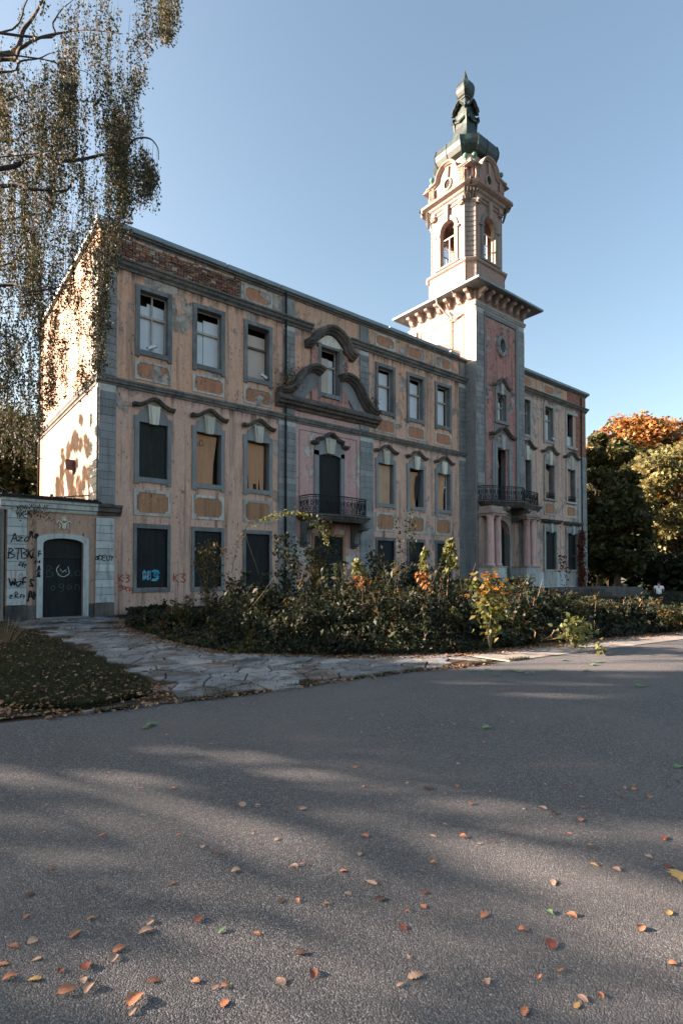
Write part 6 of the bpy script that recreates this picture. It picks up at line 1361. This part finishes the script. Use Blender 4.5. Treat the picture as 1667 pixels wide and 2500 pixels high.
# facing +y (away), pelvis at 0.2 m
V = [(0,0,.2),(0,.02,.42),(0,.03,.66),(0,.06,.82),(0,.13,.90),(0,.16,1.02), (.19,.03,.74),(.27,.08,.52),(.24,.26,.36),(-.19,.03,.74),(-.27,.08,.52),(-.24,.26,.36), (.12,.1,.16),(.2,.48,.38),(.2,.52,.04),(.2,.66,.03),(-.12,.1,.16),(-.2,.48,.38),(-.2,.52,.04),(-.2,.66,.03)]
E_ = [(0,1),(1,2),(2,3),(3,4),(4,5),(2,6),(6,7),(7,8),(2,9),(9,10),(10,11),(0,12),(12,13),(13,14),(14,15),(0,16),(16,17),(17,18),(18,19)]
Rr = [(.15,.12),(.135,.10),(.16,.11),.06,.09,.085,.07,.045,.03,.07,.045,.03,.10,.065,.05,.035,.10,.065,.05,.035]
skin('body', V, E_, Rr, M['skin'], PE)
skin('shirt', [(0,0,.22),(0,.02,.42),(0,.03,.68),(0,.05,.78),(.2,.03,.75),(.27,.06,.6),(-.2,.03,.75),(-.27,.06,.6)], [(0,1),(1,2),(2,3),(2,4),(4,5),(2,6),(6,7)], [(.185,.15),(.16,.125),(.19,.13),.07,.085,.075,.085,.075], M['shirt'], PE)
skin('trousers', [(0,0,.17),(.12,.1,.16),(.2,.48,.38),(.2,.52,.10),(-.12,.1,.16),(-.2,.48,.38),(-.2,.52,.10)], [(0,1),(1,2),(2,3),(0,4),(4,5),(5,6)], [(.18,.14),.115,.08,.065,.115,.08,.065], M['trouser'], PE)
skin('hair', [(0,.09,.92),(0,.11,1.0),(0,.15,1.07)], [(0,1),(1,2)], [.07,.10,.08], M['hair'], PE)
m = MB(); o_ = at(1578, 1440, 37.5); 
# ============================================================ FALLEN LEAVES ON THE ROAD
def leafmesh(kind, mat):
    if kind == 'oval': prof = [(0,0),(.05,.17),(.15,.3),(.3,.37),(.48,.38),(.65,.33),(.8,.24),(.92,.11),(1,0)]
    elif kind == 'oak': prof = [(0,0),(.08,.1),(.2,.22),(.27,.12),(.4,.34),(.47,.18),(.62,.36),(.7,.18),(.84,.24),(.93,.12),(1,0)]
    else: prof = [(0,0),(.02,.16),(.18,.5),(.26,.26),(.42,.62),(.5,.3),(.66,.42),(.7,.16),(1,0)]
    n = len(prof); curl = {'oval':.55,'oak':.4,'maple':.25}[kind]; V = []
    for x, w_ in prof:
        zc = .22*math.sin(x*3.0)*curl; V += [(x-.5, -w_, zc+w_*w_*curl*1.6), (x-.5, -w_*.5, zc+w_*w_*curl*.3), (x-.5, 0, zc), (x-.5, w_*.5, zc+w_*w_*curl*.4), (x-.5, w_, zc+w_*w_*curl*1.9)]
    F = [(5*i+j, 5*(i+1)+j, 5*(i+1)+j+1, 5*i+j+1) for i in range(n-1) for j in range(4)]
    b = len(V); V += [(-.5,-.012,.0),(-.5,.012,.0),(-.85,.02,.06),(-.85,-.004,.06)]; F.append((b,b+1,b+2,b+3))
    me = bpy.data.meshes.new('fallen_leaf'); me.from_pydata(V, [], F); me.materials.append(M[mat]); me.polygons.foreach_set('use_smooth', [True]*len(F)); me.update(); return me
LM = {}
def fleaf(x, y, size, kind, colr, label, group=None, rz=None, tilt=None, z=.0):
    k = (kind, colr)
    if k not in LM: LM[k] = leafmesh(kind, 'l_'+colr)
    o = bpy.data.objects.new('fallen_leaf', LM[k]); size *= .8; o.scale = (size, size*rl.uniform(.75,1.05), size*rl.uniform(.25,1.1)); t1, t2 = tilt or (rl.gauss(0,.10), rl.gauss(0,.10))
    o.location = (x, y, z+.004+size*(abs(t1)*.2+abs(t2)*.45)); o.rotation_euler = (t1, t2, rz if rz is not None else rl.uniform(0,6.28)); link(o)
    tag(o, label, 'leaf', group); return o
rl = random.Random(9)
CN = dict(orange='orange brown', rust='rusty brown', tan='pale tan', dark='dark brown', red='dark red', yellow='amber yellow', green='green'); KN = dict(oval='oval', oak='lobed oak', maple='pointed maple')
z5_ = lambda a, b: (a/1.8824, 1900+b/1.8824); z6_ = lambda a, b: (833+a/1.88, 1600+b/1.88)
hero = [(z5_(310,985),.085,'oval','orange','big curled orange leaf at the lower left, first of a close cluster'),(z5_(412,972),.07,'oval','tan','pale curled leaf at the right of the lower left cluster'),(z5_(385,938),.06,'oval','tan','thin pale leaf behind the lower left cluster'),
 (z5_(705,935),.065,'oak','rust','dark orange ragged leaf standing up on the asphalt near the bottom'),(z5_(625,1028),.10,'oval','orange','largest tan orange leaf near the bottom edge of the road'),(z5_(612,1078),.05,'oval','tan','small leaf touching the largest leaf'),(z5_(395,872),.08,'oval','red','long dark red leaf above the lower left cluster'),
 (z5_(45,922),.065,'oval','orange','curled orange leaf by the left edge of the picture'),(z5_(345,722),.075,'oval','orange','rolled orange leaf with a long shadow on sunlit asphalt'),(z5_(550,790),.07,'oval','orange','curled orange leaf left of the pale round leaf'),(z5_(670,708),.085,'oval','tan','pale fan shaped leaf in the sun'),
 (z5_(915,653),.065,'oval','red','glossy red oval leaf lying flat'),(z5_(1020,706),.055,'oak','green','small green lobed leaf on the asphalt'),(z5_(1395,142),.08,'maple','tan','pale star shaped leaf in the upper patch of sun'),(z5_(1113,126),.075,'oval','tan','whitish pink leaf in the sun patch'),
 (z6_(1545,1022),.13,'maple','yellow','big amber maple leaf at the right edge'),(z6_(962,1335),.075,'oval','red','dark red leaf on the right beside a sunlit patch'),(z6_(655,1196),.075,'oak','orange','orange lobed leaf at the left end of the right sun patch'),(z6_(340,1476),.085,'oak','tan','pale oak leaf standing near the bottom middle'),
 (z6_(138,1046),.09,'oak','tan','broad tan oak leaf in the middle of the road'),(z6_(922,706),.10,'oak','tan','wide pale oak leaf right of the middle'),(z6_(978,728),.07,'oval','dark','dark narrow leaf touching the wide pale oak leaf'),(z6_(393,614),.10,'oval','dark','long dark rolled leaf far up the road'),(z6_(1550,512),.13,'maple','green','green maple leaf at the right edge'),
 (z6_(1370,143),.22,'maple','green','large flat green maple leaf far up the road on the right'),(z6_(180,1122),.075,'oval','dark','folded dark leaf right of the middle sun patch'),(z6_(972,1046),.075,'oak','tan','crumpled pale leaf pair in the right half'),(z6_(955,1186),.05,'oval','green','pale green round leaf in the right sun patch'),
 (z6_(1262,986),.06,'oval','tan','pale heart shaped leaf on the right'),(z6_(1375,1256),.06,'oval','orange','rolled orange leaf near the right sun patch edge'),(z6_(110,832),.07,'oval','orange','orange rolled leaf in the middle sun patch'),(z6_(1478,843),.07,'oval','red','dark red leaf near the right edge')]
for (q, s_, kd, cl, lb) in hero: g = gnd(*q); fleaf(g[0], g[1], s_, kd, cl, lb)
sm = [(z5_(280,890),'red'),(z5_(160,930),'yellow'),(z5_(525,832),'tan'),(z5_(690,668),'tan'),(z5_(420,648),'orange'),(z5_(125,640),'orange'),(z5_(790,487),'rust'),(z5_(240,420),'rust'),(z5_(450,510),'dark'),(z5_(140,540),'dark'),(z5_(930,318),'tan'),(z5_(1000,350),'red'),(z5_(795,50),'orange'),(z5_(1012,107),'orange'),(z5_(1350,410),'tan'),(z5_(1400,400),'orange'),(z5_(1365,566),'orange'),(z5_(1500,580),'orange'),(z5_(1085,430),'tan'),(z5_(1272,283),'tan'),(z5_(1035,960),'orange'),(z5_(990,962),'tan'),(z5_(900,940),'orange'),(z5_(1290,940),'tan'),(z5_(1440,902),'rust'),(z5_(1385,808),'dark'),(z5_(1180,720),'orange'),(z5_(1290,566),'dark'),(z5_(470,262),'orange'),(z5_(825,265),'orange'),(z5_(660,175),'tan'),(z5_(65,778),'orange'),(z5_(150,755),'tan'),(z5_(172,835),'tan'),(z5_(15,858),'orange'),(z5_(1030,1040),'orange'),
 (z6_(835,1268),'orange'),(z6_(270,1516),'tan'),(z6_(1056,1198),'orange'),(z6_(1500,1183),'yellow'),(z6_(376,1156),'orange'),(z6_(30,1100),'tan'),(z6_(385,1092),'red'),(z6_(300,1175),'orange'),(z6_(1160,965),'yellow'),(z6_(1410,930),'tan'),(z6_(422,832),'tan'),(z6_(560,838),'orange'),(z6_(770,828),'red'),(z6_(1105,655),'tan'),(z6_(1110,700),'orange'),(z6_(836,708),'tan'),(z6_(595,685),'rust'),(z6_(530,603),'orange'),(z6_(108,605),'orange'),(z6_(1300,610),'tan'),(z6_(1345,616),'orange'),(z6_(1235,453),'orange'),(z6_(650,400),'orange'),(z6_(765,385),'dark'),(z6_(780,310),'tan'),(z6_(735,283),'orange'),(z6_(1340,290),'orange'),(z6_(64,515),'orange'),(z6_(1100,756),'orange'),(z6_(1048,820),'orange'),(z6_(1137,876),'orange'),(z6_(425,957),'orange'),(z6_(85,916),'tan'),(z6_(10,992),'orange'),(z6_(905,1482),'orange'),(z6_(1000,1450),'orange'),(z6_(840,1640),'orange'),(z6_(1185,1566),'orange'),(z6_(1108,1580),'tan'),(z6_(1080,1612),'yellow'),(z6_(668,1505),'tan'),(z6_(305,1388),'tan'),(z6_(280,1252),'red'),(z6_(1522,1420),'orange'),(z6_(1150,700),'rust'),(z6_(1415,652),'orange'),(z6_(1495,605),'dark'),(z6_(1540,580),'dark'),(z6_(1275,652),'rust'),(z6_(1358,668),'red'),(z6_(1500,972),'red'),(z6_(285,394),'orange'),(z6_(517,318),'orange'),(z6_(645,147),'tan'),(z6_(780,160),'red'),(z6_(197,147),'tan')]
used = {}
def lab(kd, cl, x, y, size):
    v = np.array((x-CAMP[0], y-CAMP[1])); f = v@_f0[:2]; q = (v@_r[:2])/f
    side = ['at the left edge', 'left of the middle', 'in the middle', 'right of the middle', 'at the right edge'][min(4, max(0, int((q+.62)/.25)))]
    dep = 'near the bottom' if f < 2.6 else 'on the near road' if f < 3.6 else 'half way up the road' if f < 5.2 else 'on the far road' if f < 7.5 else 'far up by the verge'
    sz_ = 'tiny' if size < .026 else 'small' if size < .04 else 'medium' if size < .052 else 'larger'
    return f"{sz_} {CN[cl]} {KN[kd]} leaf {side}, {dep}"
for q, cl in sm:
    g = gnd(*q); kd = rl.choice(['oval','oval','oak']); z_ = rl.uniform(.04,.065); fleaf(g[0], g[1], z_, kd, cl, lab(kd, cl, g[0], g[1], z_), 'small fallen leaves on the road')
for k in range(330):
    d = 3.2+rl.random()**1.1*6.3; ratio = rl.uniform(-.6,.6); v = _f0*d+_r*ratio*d; x, y = CAMP[0]+v[0], CAMP[1]+v[1]
    if y > -15.9-.1*max(0, x-2) or mnoise.noise(Vector((x*.9, y*1.3, 8)))+rl.uniform(-.3,.3) < .05: continue
    cl = rl.choice(['orange','orange','rust','tan','tan','dark','red']); kd = rl.choice(['oval','oval','oak']); z_ = rl.uniform(.014,.05); fleaf(x, y, z_, kd, cl, lab(kd, cl, x, y, z_), 'small fallen leaves on the road')
for a, b, s_ in [(365,1773,.15),(355,1780,.13),(378,1770,.12),(1265,1642,.18),(1240,1637,.16),(1285,1648,.16),(1150,1639,.14),(1210,1650,.13),(1340,1636,.17),(1190,1638,.15),(1370,1613,.2),(1440,1625,.2),(1460,1618,.16),(1430,1640,.17),(1190,1780,.14),(858,1760,.08),(1562,1677,.12),(1300,1645,.12)]:
    g = gnd(a, b); kd = 'maple'; fleaf(g[0], g[1], s_, kd, 'green', ('larger ' if s_ > .155 else 'smaller ')+'flat green maple leaf '+('near the grass on the left of the road' if a < 500 else 'alone in the upper middle of the road' if b > 1670 else 'left of the pale pavement end' if a < 1200 else 'just below the pale pavement' if a < 1300 else 'below the pavement, under the green plant' if a < 1420 else 'by the sunlit strip on the right'), 'fallen green maple leaves', tilt=(rl.uniform(-.08,.08), rl.uniform(-.08,.08)), z=.012)
